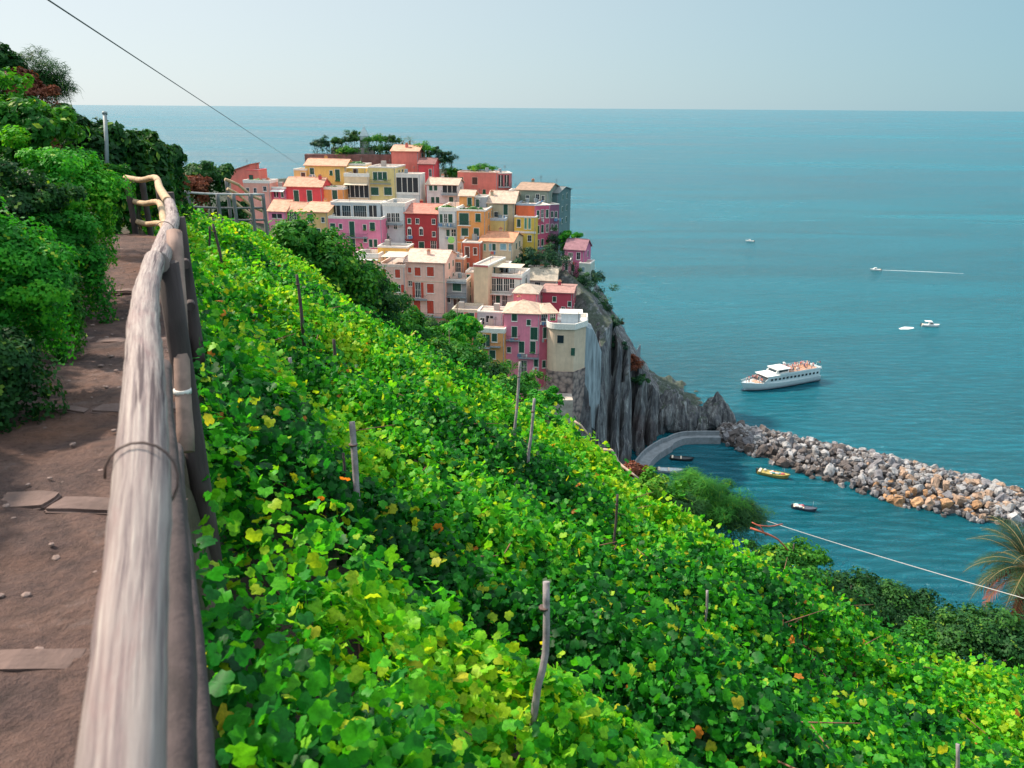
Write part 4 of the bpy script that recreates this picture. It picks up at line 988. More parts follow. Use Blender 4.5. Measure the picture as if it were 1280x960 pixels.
house('pink house with rooftop glass rooms in the upper left of the village', 410, 477, 274, 316, ROSE, 'flat', yr=252, wins=((416, 284, 6, 9, 'g'), (440, 286, 6, 17, 'g'), (465.5, 283, 6, 9, 'g'), (441, 306, 6, 14, 'g'), (463.5, 304, 4, 9, 'g'), (469.5, 304, 4, 9, 'g')), balc=((432, 296, 460, 'g'),), par=.6)
house('glass rooms standing on the roof terrace of the pink house', 413, 475, 254, 272, (.42, .48, .52), 'flat', d=dfl(316)+2.5, D=5, wins=((420, 264, 10, 13, 'o'), (433, 264, 10, 13, 'd'), (450, 264, 15, 13, 'd'), (466, 264, 9, 13, 'o')), par=.3, drop=-20, name='roof_pavilion')
house('white narrow house with three tall windows left of the dark red house', 478, 506, 258, 308, (.66, .68, .68), 'flat', wins=((486, 272, 4, 10, 'w'), (491.5, 272, 4, 10, 'w'), (497, 272, 4, 10, 'w')), balc=((480, 280, 504, 'g'),), par=.9)
house('dark red house with two white arched windows in the middle row', 506, 548, 267, 313, DRED, 'gable', 255, rc=(.60, .24, .18), wins=((512, 290, 4, 7, 'dA'), (526.5, 290, 4, 7, 'dA'), (511.5, 307, 6, 9, 'g'), (527, 307, 6, 9, 'g'), (542, 306, 6, 10, 'w')), band=((506, 300, 548, 1.2, paint('dark red trim', (.35, .05, .05))),))
house('white and rose house with a terrace balcony under a long tiled roof', 533, 572, 231, 258, (.66, .62, .60), 'gable', 223, rc=PALE, wins=((538.5, 235, 4, 6, 'g'), (544.5, 235, 4, 6, 'g'), (562, 236, 16, 9, 'o'), (541, 250, 4, 7, 'g'), (547, 250, 4, 7, 'g'), (564, 251, 5, 9, 'g')), balc=((552, 243, 572, 'g'),))
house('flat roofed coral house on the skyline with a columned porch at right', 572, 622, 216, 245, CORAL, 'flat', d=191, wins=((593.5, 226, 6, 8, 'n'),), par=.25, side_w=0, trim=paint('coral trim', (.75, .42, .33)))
house('shaded porch wing of the skyline coral house with dark openings', 621, 640, 217, 245, (.48, .16, .17), 'flat', d=191, yaw=12, wins=((626, 226, 5, 13, 'o'), (633.5, 226, 5, 13, 'o')), balc=((623, 234, 639, 'g'),), par=.25)  # shade on the coral wing painted in as a darker plaster
house('narrow white house with a round green awning disc, right of the dark red one', 548, 571, 264, 324, (.62, .63, .62), 'flat', wins=((551.5, 273, 3.5, 10, 'g'), (557, 273, 3.5, 10, 'w'), (563, 273, 5, 10, 'g'), (560, 291, 4, 8, 'g'), (567, 291, 5, 8, 'w'), (563.5, 310, 7, 9, 'g')), par=.9, balc=((549, 283, 570, 'g'),))
house('tall orange house with green windows in the centre of the village', 571, 607, 264, 330, ORG, 'flat', wins=((580, 274, 11, 14, 'g'), (597.5, 272, 6, 9, 'g'), (581, 290, 8, 9, 'g'), (595.5, 290, 6, 9, 'g'), (581, 311, 7, 14, 'n'), (593.5, 308, 3, 9, 'n'), (598.5, 308, 3, 9, 'n')), balc=((573, 281, 589, 'w'),), band=((571, 303, 607, 1.2, CREAM),), par=.4)
house('orange attic storey set back on top of the tall orange house', 574, 592, 245, 264, ORG, 'gable', 238, d=dfl(300)+1, wins=((587, 252, 5, 9, 'g'),), rc=PALE, drop=-14)
house('grey attic with a terrace right of the orange attic', 592, 608, 247, 264, (.35, .36, .38), 'flat', d=dfl(300)+1.3, wins=((597, 254, 4, 9, 'g'),), drop=-14, par=.3)
house('olive grey house with a broad tiled roof and one green window', 609, 643, 254, 293, (.52, .44, .30), 'gable', 239, rc=PALE, wins=((632, 262, 5, 12, 'g'), (620, 268, 4, 6, 'd')), chim=((612, .3),))
house('small yellow block with a pale blue terrace below the olive grey house', 608, 632, 276, 300, (.74, .60, .24), 'flat', wins=(), par=.7, parcol=paint('pale blue trim', (.48, .58, .66)))
house('grey green gabled house at the upper right of the village', 645, 686, 238, 300, GRN, 'gable', 229, rc=(.42, .28, .20), d=184, yaw=-16, wins=((672, 246, 4, 6, 'd'),), side_w=2)
house('dark teal rear house on the sea side at the right edge of the skyline', 672, 698, 241, 300, (.12, .20, .20), 'gable', 233, rc=(.20, .22, .22), d=187, yaw=-20, wins=(), side_w=2)
house('small orange red cube with a brown window behind the blue roof', 636, 646, 240, 256, LPK, 'flat', d=186, wins=((642, 246, 3.5, 5, 'n'),))
house('orange red upper house with flat grey blue roof at the right', 645, 670, 257, 275, (.80, .17, .07), 'flat', d=179, yaw=-12, wins=(), parcol=paint('blue grey trim', (.38, .45, .52)), side_w=2, D=11)
house('deep yellow house below the orange red one with green shutters', 643, 670, 272, 316, (.80, .56, .10), 'flat', d=177.5, yaw=-12, wins=((648.5, 279, 4, 9, 'g'), (657, 279, 2.6, 13, 'l'), (662, 279, 2.6, 13, 'l'), (662, 298, 4, 7, 'd'), (651, 300, 4, 7, 'g')), band=((643, 291, 670, 2.5, WHITE),), par=.35, D=6)
house('magenta side house with rows of windows on the sea side', 669, 688, 257, 316, MAG, 'flat', d=179, yaw=20, wins=((672.5, 268, 3, 9, 'g'), (678, 267, 3, 9, 'w'), (684, 267, 3, 9, 'g'), (672.5, 287, 3, 9, 'g'), (678, 286, 3, 9, 'g'), (684, 285, 3, 9, 'w'), (672.5, 304, 3, 8, 'w'), (678, 303, 3, 8, 'g')), par=.2)
house('plum house behind the magenta one, facing the open sea', 686, 699, 256, 300, (.28, .12, .2), 'flat', d=182, yaw=24, wins=((690, 268, 2.6, 7, 'g'), (695, 268, 2.6, 7, 'g'), (690, 284, 2.6, 7, 'w'), (695, 284, 2.6, 7, 'g')), par=.2)
house('cream house with an orange tile roof and pale blue shutters', 600, 641, 302, 340, CRM, 'gable', 290, rc=(.72, .32, .18), yaw=-14, wins=((606, 309, 2.6, 8, 'l'), (613, 309, 3, 8, 'b'), (617.5, 309, 4, 8, 'g'), (629, 308.5, 7, 7, 'b'), (637.5, 309, 2, 8, 'b')), side_w=2)
house('brick orange house with a big framed window below the tall orange one', 557, 580, 324, 352, (.66, .28, .16), 'flat', wins=((571, 334, 9, 11, 'w'), (561, 338, 4, 7, 'g')), balc=((557, 346, 580, 'g'),), par=.5)
house('red house front with arcaded windows beside the framed window house', 578, 601, 304, 350, (.52, .12, .07), 'flat', d=170, wins=((584, 315, 5, 12, 'n'), (594, 314, 4, 8, 'n'), (584, 333, 4, 8, 'g'), (594, 334, 4, 9, 'n')), par=.3)
house('pale rose sliver house left of the white modern building', 582, 593, 341, 366, PNKC, 'flat', wins=((585.5, 349, 4, 11, 'g'),), par=.4, d=165.5)
house('grey house with a green awning window and narrow balcony', 556, 583, 352, 390, GRY, 'flat', wins=((571, 359, 10, 9, 'g'), (560, 374, 5, 8, 'd'), (571, 378, 8, 8, 'n')), balc=((557, 352, 583, 'g'), (557, 370, 583, 'g')), par=.5)
house('bright orange yellow house with two green windows above the shuttered wing', 472, 510, 310, 334, (.85, .50, .12), 'flat', wins=((486, 319.5, 6, 9, 'g'), (502, 319.5, 6, 9, 'g')), par=.45, d=171)
house('cream terrace house with two dark windows at the left of the lower row', 443, 473, 322, 350, CRM, 'flat', wins=((450, 330, 4, 8, 'g'), (463, 331, 8, 13, 'g')), par=1.0, awn=((445, 323, 473, .8, WHITE),), d=169)
house('pale pink house with six red shuttered windows and a tall red chimney', 506, 556, 328, 400, PNKC, 'gable', 312, rc=(.76, .52, .42), wins=((522, 339.5, 7, 10, 'r'), (538, 339.5, 8, 11, 'r'), (522.5, 362.5, 6, 18, 'wsr'), (538, 360.5, 8, 11, 'r'), (521.5, 384, 8, 16, 'r'), (538, 384, 8, 16, 'r')), balc=((511, 373, 534, 'g'), (514, 394, 556, 'g')), chim=((531.5, .28),), band=((506, 351, 556, .8, CREAM),))
house('pale pink lower wing with red shutters, half hidden by trees', 473, 506, 334, 398, PNKC, 'flat', wins=((479.5, 341, 6, 9, 'r'), (497, 342, 6, 10, 'r'), (497, 360.5, 7, 9, 'wsr'), (481, 381, 5, 9, 'r')), par=.7, parcol=paint('rose trim', (.75, .58, .5)))
house('white modern house with two rows of tall terrace windows', 609, 652, 347, 388, (.66, .64, .60), 'flat', d=161, yaw=-14, wins=((616, 356, 7, 15, 'w'), (624.5, 356, 7, 15, 'w'), (633, 356, 6, 15, 'w'), (640, 354, 5, 12, 'w'), (615.5, 376, 6, 13, 'w'), (622.5, 376, 5, 13, 'g'), (631, 376, 6, 13, 'w')), balc=((610, 366, 640, 'w'),), band=((600, 346.5, 652, 1.6, paint('red edge', (.5, .12, .12))),), par=.8)
house('cream stair tower with a red edged roof left of the white modern house', 592, 610, 333, 388, CRM, 'flat', d=159.5, yaw=-20, wins=(), band=((592, 333, 610, 2.0, paint('red edge', (.5, .12, .12))),), par=.4)
house('glazed attic room on the roof of the white modern house', 608, 636, 331, 345, (.5, .55, .57), 'flat', d=165.5, wins=((612, 338, 5, 9, 'd'), (619, 338, 4, 9, 'd'), (629, 339, 10, 7, 'o')), par=.25, drop=-14, D=4)
house('pale roof shelter with white edges between white house and cliff', 660, 695, 350, 366, (.52, .50, .46), 'gable', 335, rc=(.56, .48, .38), d=168, wins=((672, 356, 6, 6, 'd'),))
house('white glass balustrade terrace behind the pale roof shelter', 658, 694, 338, 356, (.50, .54, .55), 'flat', d=172, wins=((668, 341, 12, 6, 'o'), (684, 341, 10, 5, 'o')), par=.3)
house('small pink attic house with a hipped roof above the big pink house', 642, 672, 367, 384, (.72, .20, .26), 'hip', 355, rc=(.52, .42, .34), d=155.5, wins=(), D=8, side_w=1)
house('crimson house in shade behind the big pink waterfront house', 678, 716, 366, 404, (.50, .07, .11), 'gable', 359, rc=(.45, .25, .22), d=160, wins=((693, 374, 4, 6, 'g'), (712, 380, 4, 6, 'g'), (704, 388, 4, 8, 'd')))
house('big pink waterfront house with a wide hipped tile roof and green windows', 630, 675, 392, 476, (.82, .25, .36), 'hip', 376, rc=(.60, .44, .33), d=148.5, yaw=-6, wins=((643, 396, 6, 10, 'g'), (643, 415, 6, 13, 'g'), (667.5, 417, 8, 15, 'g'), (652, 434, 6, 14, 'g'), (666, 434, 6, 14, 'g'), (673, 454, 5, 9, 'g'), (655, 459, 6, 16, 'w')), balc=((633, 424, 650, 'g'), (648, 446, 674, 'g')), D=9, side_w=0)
house('shaded right front of the big pink house with dark windows', 675, 697, 392, 478, (.66, .16, .24), 'hip', 381, rc=(.60, .44, .33), d=149, yaw=10, wins=((680.5, 397, 7, 8, 'd'), (691, 396, 6, 7, 'w'), (681, 416, 4, 13, 'g'), (674+6, 455, 4, 9, 'g')), D=9)  # same pink house; shade on this front painted into a darker plaster
house('small pink house with white edged windows left of the orange one', 565, 598, 390, 420, (.74, .22, .22), 'flat', wins=((573, 394, 4, 9, 'w'), (577.5, 394, 3.5, 9, 'g'), (589.5, 396, 6, 12, 'g')), par=.6, trim=WHITE, d=157, parcol=CREAM)
house('orange waterfront house with green windows and a white roof terrace', 594, 631, 416, 474, (.80, .36, .14), 'flat', d=149, wins=((602, 425, 9, 14, 'ws'), (618, 422, 6, 10, 'g'), (601, 442, 5, 8, 'g'), (615.5, 443, 7, 10, 'g')), balc=((595, 433, 614, 'g'), (613, 432, 626, 'g')), par=1.0)
house('grey recessed wall behind the white roof terrace of the orange house', 597, 629, 391, 412, (.40, .40, .43), 'flat', d=153.5, wins=((612, 399, 8, 8, 'o'), (603, 402, 5, 9, 'd')), par=.3, D=5)
house('plum roofed house on the seaward cliff edge at the right of the village', 706, 731, 312, 350, (.58, .16, .30), 'gable', 299, rc=(.34, .17, .20), d=176, yaw=-18, wins=((713, 321, 5, 9, 'w'), (715, 334, 5, 9, 'g'), (723, 320, 4, 8, 'd')), side_w=1, D=7)
house('pale green small house below the plum roofed one on the cliff edge', 724, 738, 330, 350, (.50, .58, .52), 'flat', d=175, yaw=-18, wins=((729, 337, 3.5, 6, 'b'),), D=5, par=.3)
house('little rose house perched left of the plum roofed one', 703, 713, 326, 352, (.66, .28, .34), 'flat', d=174.5, wins=((708, 334, 3, 7, 'g'),), D=5, par=.3)

# rounded cream house above the cliff
def rounded_house():
    d = 146.5; A = far(684, 409, d); yaw = R(-4)
    zb = A.z; H = A.z-far(690, 470, d).z; wd = (736-684)/FPX*d*S*.94; D = 9.0
    root = empty('house', (A.x, A.y, far(690, 500, d).z), yaw, 'cream house with a rounded corner and white roof terrace on a stone base', 'house')
    hb = far(690, 470, d).z-root.location.z; ht = A.z-root.location.z
    def outline(e=0):
        pts = []; r_ = 2.6
        for i in range(9):
            a = math.pi+math.pi/2*i/8; pts.append((r_+(r_+e)*math.cos(a), r_+(r_+e)*math.sin(a)))
        wd2 = wd*.70
        pts += [(wd2+e*.3, -e), (wd+e, 3.2), (wd+e, D+e), (-e, D+e)]; return pts
    def prism(bm, O, z0, z1, cap=True):
        n = len(O)
        for i in range(n):
            a, b = O[i], O[(i+1) % n]; quad(bm, [(*a, z0), (*b, z0), (*b, z1), (*a, z1)])
        if cap: bm.faces.new([bm.verts.new((*a, z1)) for a in O])
    bm = bmesh.new(); prism(bm, outline(), hb, ht); obj('wall', bm, plaster((.68, .52, .38)), root)
    m, n, p = new_mat('stone base'); tc = n.nodes.new('ShaderNodeTexCoord')
    vv = n.nodes.new('ShaderNodeTexVoronoi'); vv.inputs['Scale'].default_value = 1.1; n.links.new(tc.outputs['Object'], vv.inputs[0])
    n.links.new(ramp(n, vv.outputs['Distance'], [(0, (.40, .30, .26)), (.5, (.28, .21, .19)), (.8, (.10, .08, .08))]), p.inputs['Base Color']); p.inputs['Roughness'].default_value = .9
    bump(n, p, vv.outputs['Distance'], .8, -.15)
    bm = bmesh.new(); prism(bm, outline(.18), -14, hb); obj('stone_base', bm, m, root)
    bm = bmesh.new(); prism(bm, outline(.35), ht-.35, ht+.004); O = outline(.35); n_ = len(O); O2 = outline(.1)
    for i in range(n_):
        a, b = O[i], O[(i+1) % n_]; c, e = O2[i], O2[(i+1) % n_]
        quad(bm, [(*a, ht), (*b, ht), (*b, ht+.9), (*a, ht+.9)]); quad(bm, [(*e, ht), (*c, ht), (*c, ht+.9), (*e, ht+.9)]); quad(bm, [(*a, ht+.9), (*b, ht+.9), (*e, ht+.9), (*c, ht+.9)])
    obj('parapet', bm, WHITE, root)
    pw = d*S/FPX
    def win(u, ptop, wpx, hpx, y, kd):
        z = ht-(ptop)*pw; bm = bmesh.new(); a = u-wpx*pw/2; b = u+wpx*pw/2; box(bm, a-.08, y-.06, z-hpx*pw-.08, b+.08, y-.003, z+.08); o = obj('window', bm, CREAM, root)
        bm = bmesh.new(); box(bm, a, y-.09, z-hpx*pw, b, y-.062, z); obj('shutter' if kd != 'd' else 'pane', bm, SH.get(kd, GLASS), o)
    win(17*pw, 10, 8, 10, 0, 'd'); win(33*pw, 26, 5, 10, 0, 'g')
    # planter, antenna, awning posts on the roof
    bm = bmesh.new(); tube(bm, [(wd*.8, 3, ht), (wd*.8, 3, ht+3)], .06, 6); tube(bm, [(wd*.8-.6, 3, ht+2.6), (wd*.8+.6, 3, ht+2.6)], .04, 5); obj('aerial', bm, IRON, root)
    bm = bmesh.new(); box(bm, wd*.35, 3.2, ht+.01, wd*.85, 6.5, ht+2.2); obj('roof_hut', bm, plaster((.35, .42, .48)), root)
    bm = bmesh.new(); box(bm, wd*.3, 3.0, ht+2.2, wd*.9, 6.8, ht+2.35); obj('hut_roof', bm, WHITE, root)
rounded_house()
# pale streaked concrete buttress right of the rounded house
def buttress():
    bm = bmesh.new(); pts = [(731, 408, 149), (741, 412, 151), (747, 425, 152.5), (752, 440, 154)]
    for i in range(len(pts)-1):
        a = far(*pts[i]); b = far(*pts[i+1]); za = a.z-19; 
        quad(bm, [(a.x-.6, a.y-1.2, za-2), (b.x, b.y-1.8, za-4), b, a]); quad(bm, [b, (b.x, b.y-1.8, za-4), (b.x, b.y+5, za-4), (b.x, b.y+5, b.z)]); quad(bm, [a, b, (b.x, b.y+5, b.z), (a.x, a.y+5, a.z)])
    tag(obj('retaining_wall', bm, plain('streaked concrete', (.26, .31, .34), .9, .6, 1.2, .5, .1, mapping=(1.5, 1.5, .1))), 'pale streaked concrete wall holding the cliff beside the rounded house', 'wall')
buttress()
# hilltop garden wall and chapel top
bm = bmesh.new(); a = far(381, 199, 197); b = far(492, 199, 197)
box(bm, a.x, a.y, a.z-8, b.x, b.y+3, far(430, 193, 197).z)
tag(obj('hilltop_wall', bm, plain('brown stone wall', (.16, .085, .08), .9, .4, .6, .5, .1)), 'long brown stone wall under the hilltop garden', 'wall')
bm = bmesh.new(); a = far(414, 192, 199); b = far(468, 192, 199); box(bm, a.x, a.y, a.z-3, b.x, b.y+2, far(440, 184.5, 199).z)
tag(obj('garden_wall', bm, plain('grey garden wall', (.26, .24, .22), .9, .4, .8, .5, .1)), 'short grey wall in front of the hilltop shrubs', 'wall')
mon = empty('monument', far(456, 180, 200), 0, 'pale stone monument with pointed top among the hilltop shrubs', 'monument')
bm = bmesh.new(); box(bm, -1.2, -1.2, -3, 1.2, 1.2, 2.2); obj('base', bm, plain('pale monument', (.40, .48, .50), .8, .2, 1), mon)
bm = bmesh.new(); vs = [bm.verts.new(v) for v in ((-1.3, -1.3, 2.2), (1.3, -1.3, 2.2), (1.3, 1.3, 2.2), (-1.3, 1.3, 2.2), (0, 0, 4.9))]
for i in range(4): bm.faces.new((vs[i], vs[(i+1) % 4], vs[4]))
obj('spire', bm, plain('pale monument', (.40, .48, .50)), mon)
# hilltop and village vegetation
def far_shrub(label, px, py, d, wp, hp, n_, lf, mat, group=None, cat='tree', tpl='spray', name='tree'):
    wp *= 1.3; hp *= 1.25
    c_ = far(px, py, d); rad = (wp/2/FPX*d*S, wp/2/FPX*d*S*.8, hp/2/FPX*d*S); g = min(head_z(c_.x, c_.y), c_.z-rad[2]*.6)
    return shrub(name, label, cat, (c_.x, c_.y, g), rad, n_, lf, mat, tpl, base=(c_.z-g)-rad[2]*.6, trunk=max(.08, rad[0]*.04), skirt=True, group=group, nc=max(14, n_//110), tint1=.95)
for (px, py, wp, hp, mt, lab) in ((402, 182, 16, 20, LEAF_TEAL, 'dark tree at the left end of the hilltop garden'), (422, 179, 16, 14, LEAF_DARK, 'low tree second from the left on the hilltop'), (443, 176, 20, 18, LEAF_DARK, 'hilltop tree just left of the pale monument'), (470, 176, 22, 14, LEAF_MID, 'bright hilltop tree just right of the monument'),
                              (488, 177, 18, 14, LEAF_DARK, 'dark hilltop tree left of the palms'), (433, 189, 30, 8, LEAF_MID, 'clipped shrubs along the short grey garden wall'), (478, 188, 26, 9, LEAF_DARK, 'shrubs beside the red tower house'), (528, 187, 24, 12, LEAF_MID, 'green tree behind the roof of the red tower house'), (545, 193, 20, 14, LEAF_TEAL, 'dark tree right of the red tower on the skyline'), (556, 202, 22, 20, LEAF_TEAL, 'dark shrub mass above the low dark red house'), (566, 218, 16, 14, LEAF_MID, 'green shrub left of the flat coral house')):
    far_shrub(lab, px, py, 199 if px < 500 else 196, wp, hp, 2600, .5, mt, 'trees of the hilltop garden')
for i, (px, py, lab) in enumerate(((512, 176, 'small palm on the hilltop left of its twin'), (503, 178, 'small palm on the hilltop beside the trees'))):
    q = far(px, py, 200); palm('palm_tree', lab, 'palm', (q.x, q.y, q.z-3), 3.0, 2.6, 16, .22, LEAF_DARK, nleaf=16, seed=20+i, group='hilltop palms')
for (px, py, d, wp, hp, mt, lab) in ((600, 211, 196, 26, 10, LEAF_MID, 'roof garden shrub on top of the flat coral house'), (540, 262, 181, 10, 8, LEAF_MID, 'terrace plants on the narrow white house'), (558, 261, 177, 20, 6, LEAF_MID, 'green plants along the terrace of the narrow white house'),
        (668, 325, 172, 36, 30, LEAF_TEAL, 'dark teal tree between the yellow house and the cliff'), (692, 330, 173, 34, 36, LEAF_TEAL, 'dark tree beside the plum roofed house'), (654, 330, 170, 20, 26, LEAF_TEAL, 'dark shrub right of the pale blue shuttered house'), (712, 296, 180, 18, 14, LEAF_LIME, 'light green tree behind the plum roof'),
        (700, 305, 181, 20, 26, LEAF_TEAL, 'dark tree under the dark teal rear house'), (737, 348, 176, 30, 24, LEAF_TEAL, 'dark tree overhanging the sea by the pale green house'), (735, 372, 174, 44, 36, LEAF_TEAL, 'dark scrub on the cliff top right of the crimson house'), (752, 388, 174, 24, 20, LEAF_TEAL, 'dark scrub at the shoulder of the headland'), (752, 405, 168, 34, 22, LEAF_TEAL, 'dark scrub above the pale retaining wall'),
        (690, 365, 166, 22, 14, LEAF_TEAL, 'small dark shrub above the crimson house'), (764, 432, 168, 24, 18, LEAF_TEAL, 'scrub patch on the upper rock face'), (789, 456, 172, 22, 18, LEAF_RUST, 'rusty scrub patch on the ridge of the headland'), (802, 474, 172, 16, 14, LEAF_TEAL, 'dark scrub patch low on the headland ridge'), (764, 406, 172, 18, 14, LEAF_RUST, 'reddish scrub on the headland skyline'),
        (585, 430, 140, 40, 30, LEAF_MID, 'green garden tree left of the orange waterfront house'), (610, 460, 140, 50, 26, LEAF_MID, 'green garden tree below the orange waterfront house'), (575, 400, 148, 26, 20, LEAF_MID, 'garden tree below the grey balcony house'), (540, 410, 146, 40, 26, LEAF_DARK, 'garden tree in front of the lowest balcony'), (505, 400, 148, 34, 26, LEAF_DARK, 'garden tree below the lower pink wing'), (655, 478, 138, 40, 18, LEAF_MID, 'garden tree at the foot of the big pink house')):
    far_shrub(lab, px, py, d, wp, hp, 2600, .5, mt)
# green awning disc on the narrow white house
bm = bmesh.new(); q = far(564, 300, dfl(324)-.6); bmesh.ops.create_cone(bm, cap_ends=True, segments=20, radius1=.85, radius2=.85, depth=.1, matrix=Matrix.Translation(q)@Matrix.Rotation(R(90), 4, 'X'))
bmesh.ops.translate(bm, verts=bm.verts, vec=-q); o = obj('awning_disc', bm, paint('lime disc', (.25, .60, .16))); o.location = q; tag(o, 'round light green parasol on the narrow white house', 'parasol')
# terrace cars/boats on the white roof terrace of the orange house: covered dinghy
# ------------------------------------------------------------------ BREAKWATER
NEARE = [(893, 551), (940, 569), (1000, 591), (1060, 608), (1110, 626), (1170, 641), (1240, 653), (1300, 658)]
BACKE = [(906, 527), (955, 534), (1035, 552), (1090, 563), (1130, 574), (1190, 588), (1250, 604), (1310, 618)]
def lerp_list(L, t):
    f = t*(len(L)-1); i = min(int(f), len(L)-2); a = f-i; return (L[i][0]*(1-a)+L[i+1][0]*a, L[i][1]*(1-a)+L[i+1][1]*a)
rockm, n, p = new_mat('boulder')
oi = n.nodes.new('ShaderNodeObjectInfo'); nf = noise_node(n, 2.2, 7, rough=.7)
c = mixc(n, 1.0, oi.outputs['Color'], ramp(n, nf, [(.3, (.45, .43, .45)), (.6, (1.1, 1.1, 1.1))]), 'MULTIPLY')
n.links.new(c, p.inputs['Base Color']); p.inputs['Roughness'].default_value = .85; bump(n, p, nf, .8, .15)
variants = []
for k in range(12):
    bm = bmesh.new(); bmesh.ops.create_cube(bm, size=1.6)
    g = random.Random(k)
    bmesh.ops.bevel(bm, geom=bm.edges[:], offset=g.uniform(.18, .4), segments=1, affect='EDGES')
    bmesh.ops.subdivide_edges(bm, edges=bm.edges[:], cuts=1)
    for v in bm.verts:
        v.co = v.co*(1+.32*mnoise.noise(v.co*.9+Vector((k*7, 0, 0))))+mnoise.noise_vector(v.co*1.4+Vector((k*3, 1, 0)))*.28
    me = bpy.data.meshes.new('boulder'); bm.to_mesh(me); bm.free(); me.materials.append(rockm); variants.append(me)
RG = random.Random(11); cand = []
def bw(t, s_):
    a = zhit(*lerp_list(NEARE, t), 0); b = zhit(*lerp_list(BACKE, t), 2.2)
    q = a.lerp(b, s_); q.z = -.3+2.7*max(0, math.sin(math.pi*min(1, .08+s_*.72)))**.8 if s_ < 1.2 else -.5
    return q
bm = bmesh.new(); G = [[bm.verts.new(bw(i/60, -.15+j*1.55/14)+Vector((RG.uniform(-.4, .4), RG.uniform(-.4, .4), -.9+RG.uniform(-.5, .4)))) for j in range(15)] for i in range(61)]
for i in range(60):
    for j in range(14): bm.faces.new((G[i][j], G[i+1][j], G[i+1][j+1], G[i][j+1]))
tag(obj('breakwater_rubble', bm, plain('rubble', (.12, .105, .10), .9, .5, 1.5, .8, .3)), 'dark rubble filling the gaps between the breakwater boulders', 'rubble', kind='stuff')
SM = [bmesh.new() for _ in range(3)]
for k in range(1100):
    t = RG.random(); s_ = RG.uniform(-.06, 1.15); q = bw(t, s_)+Vector((0, 0, -.05)); b_ = SM[RG.randrange(3)]; z_ = RG.uniform(.3, .75)
    n0 = len(b_.verts); b_.from_mesh(variants[RG.randrange(12)]); b_.verts.ensure_lookup_table()
    bmesh.ops.transform(b_, verts=b_.verts[n0:], matrix=Matrix.Translation(q)@Matrix.Rotation(RG.random()*6, 4, Vector((RG.random(), RG.random(), RG.random()+.1)))@Matrix.Diagonal((z_*RG.uniform(.8, 1.4), z_, z_*.8, 1)))
for b_, (nm_, cc_) in zip(SM, (('pale', (.30, .285, .28)), ('brown', (.12, .105, .10)), ('grey', (.17, .17, .18)))):
    o = tag(obj('small_stones', b_, rockm), 'small %s stones wedged between the breakwater boulders' % nm_, 'stones', kind='stuff'); o.color = (*cc_, 1)
cnt = 0
for i in range(40):
    for j in range(8):
        if cnt >= 300: break
        t = (i+RG.uniform(.1, .9))/40; s_ = (j+RG.uniform(0, 1))/8*1.12-.02
        q = bw(t, s_); warm = t > .42+.15*RG.random(); low = s_ < .28  # sunlit warmth and shaded dark brown painted into boulder colours along the length
        sz = RG.choice((.55, .75, .9, 1.1, 1.35))*RG.uniform(.85, 1.12)
        o = bpy.data.objects.new('boulder', variants[RG.randrange(12)]); C.objects.link(o)
        o.location = q; o.rotation_euler = (RG.random()*6, RG.random()*6, RG.random()*6); o.scale = (sz*RG.uniform(.8, 1.35), sz*RG.uniform(.7, 1.1), sz*RG.uniform(.6, .95))
        r_ = RG.random()
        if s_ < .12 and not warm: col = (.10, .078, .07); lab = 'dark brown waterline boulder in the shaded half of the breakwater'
        elif low and .5 < t < .86 and r_ < .6: col = (.40, .23, .12); lab = 'orange stained, sun-tinted boulder low on the sunny side of the breakwater'
        elif r_ < .38: col = (.34, .34, .345); lab = 'pale grey boulder piled in the breakwater'
        elif r_ < .72: col = (.19, .185, .20); lab = 'mid grey boulder piled in the breakwater'
        elif warm: col = (.36, .25, .18); lab = 'tan boulder on the far sunny half of the breakwater'
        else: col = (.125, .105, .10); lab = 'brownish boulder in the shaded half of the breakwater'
        k_ = RG.uniform(.8, 1.2); o.color = (*mul(col, k_), 1)
        tag(o, lab, 'boulder', 'boulders of the breakwater: '+lab.split(' boulder')[0]); cnt += 1

# ------------------------------------------------------------------ BOATS
def hull_bm(L, W, Hh, sheer=.3, tr=.85, keel=-.5, bowrake=.12, nst=18, deck=True, flare=1.0):
    bm = bmesh.new(); rings = []
    for i in range(nst+1):
        t = i/nst; x = -L/2+L*t
        wv = W/2*(tr+(1-tr)*math.sin(min(1, t*2)*math.pi/2))*(1-max(0, (t-.5)/.5)**2.6*.985)
        hg = Hh+sheer*max(0, (t-.35)/.65)**2; kz = keel*(1-max(0, (t-.8)/.2)**2)
        rx_ = bowrake*L*max(0, (t-.7)/.3)
        prof = [(0, kz, 0), (.55, kz*.55, .0), (.80*flare, 0.02, .25), (.93, hg*.5, .6), (1.0, hg, 1.0)]
        ring = [Vector((x+rx_*(f-1)*.9, wv*a*1.0, z)) for a, z, f in prof]
        rings.append([bm.verts.new(v) for v in ([Vector((v.x, -v.y, v.z)) for v in ring[::-1]]+ring[1:])])
    for i in range(nst):
        for k in range(8):
            f = bm.faces.new((rings[i][k], rings[i+1][k], rings[i+1][k+1], rings[i][k+1])); f.smooth = True
    bm.faces.new(rings[0]); 
    if deck:
        for i in range(nst):
            v = [rings[i][0].co, rings[i+1][0].co, rings[i+1][8].co, rings[i][8].co]
            quad(bm, [q-Vector((0, 0, .12)) for q in v])
    bmesh.ops.recalc_face_normals(bm, faces=bm.faces)
    return bm
BW = paint('boat white', (.80, .80, .78)); BSHADE = plain('boat white in shade', (.62, .70, .72), .4, .08, 1, .05, .01)  # teal shade on the ferry's sides painted into the second white
NAVY = paint('navy stripe', (.02, .08, .14))
def place(px, py): return zhit(px, py, 0)
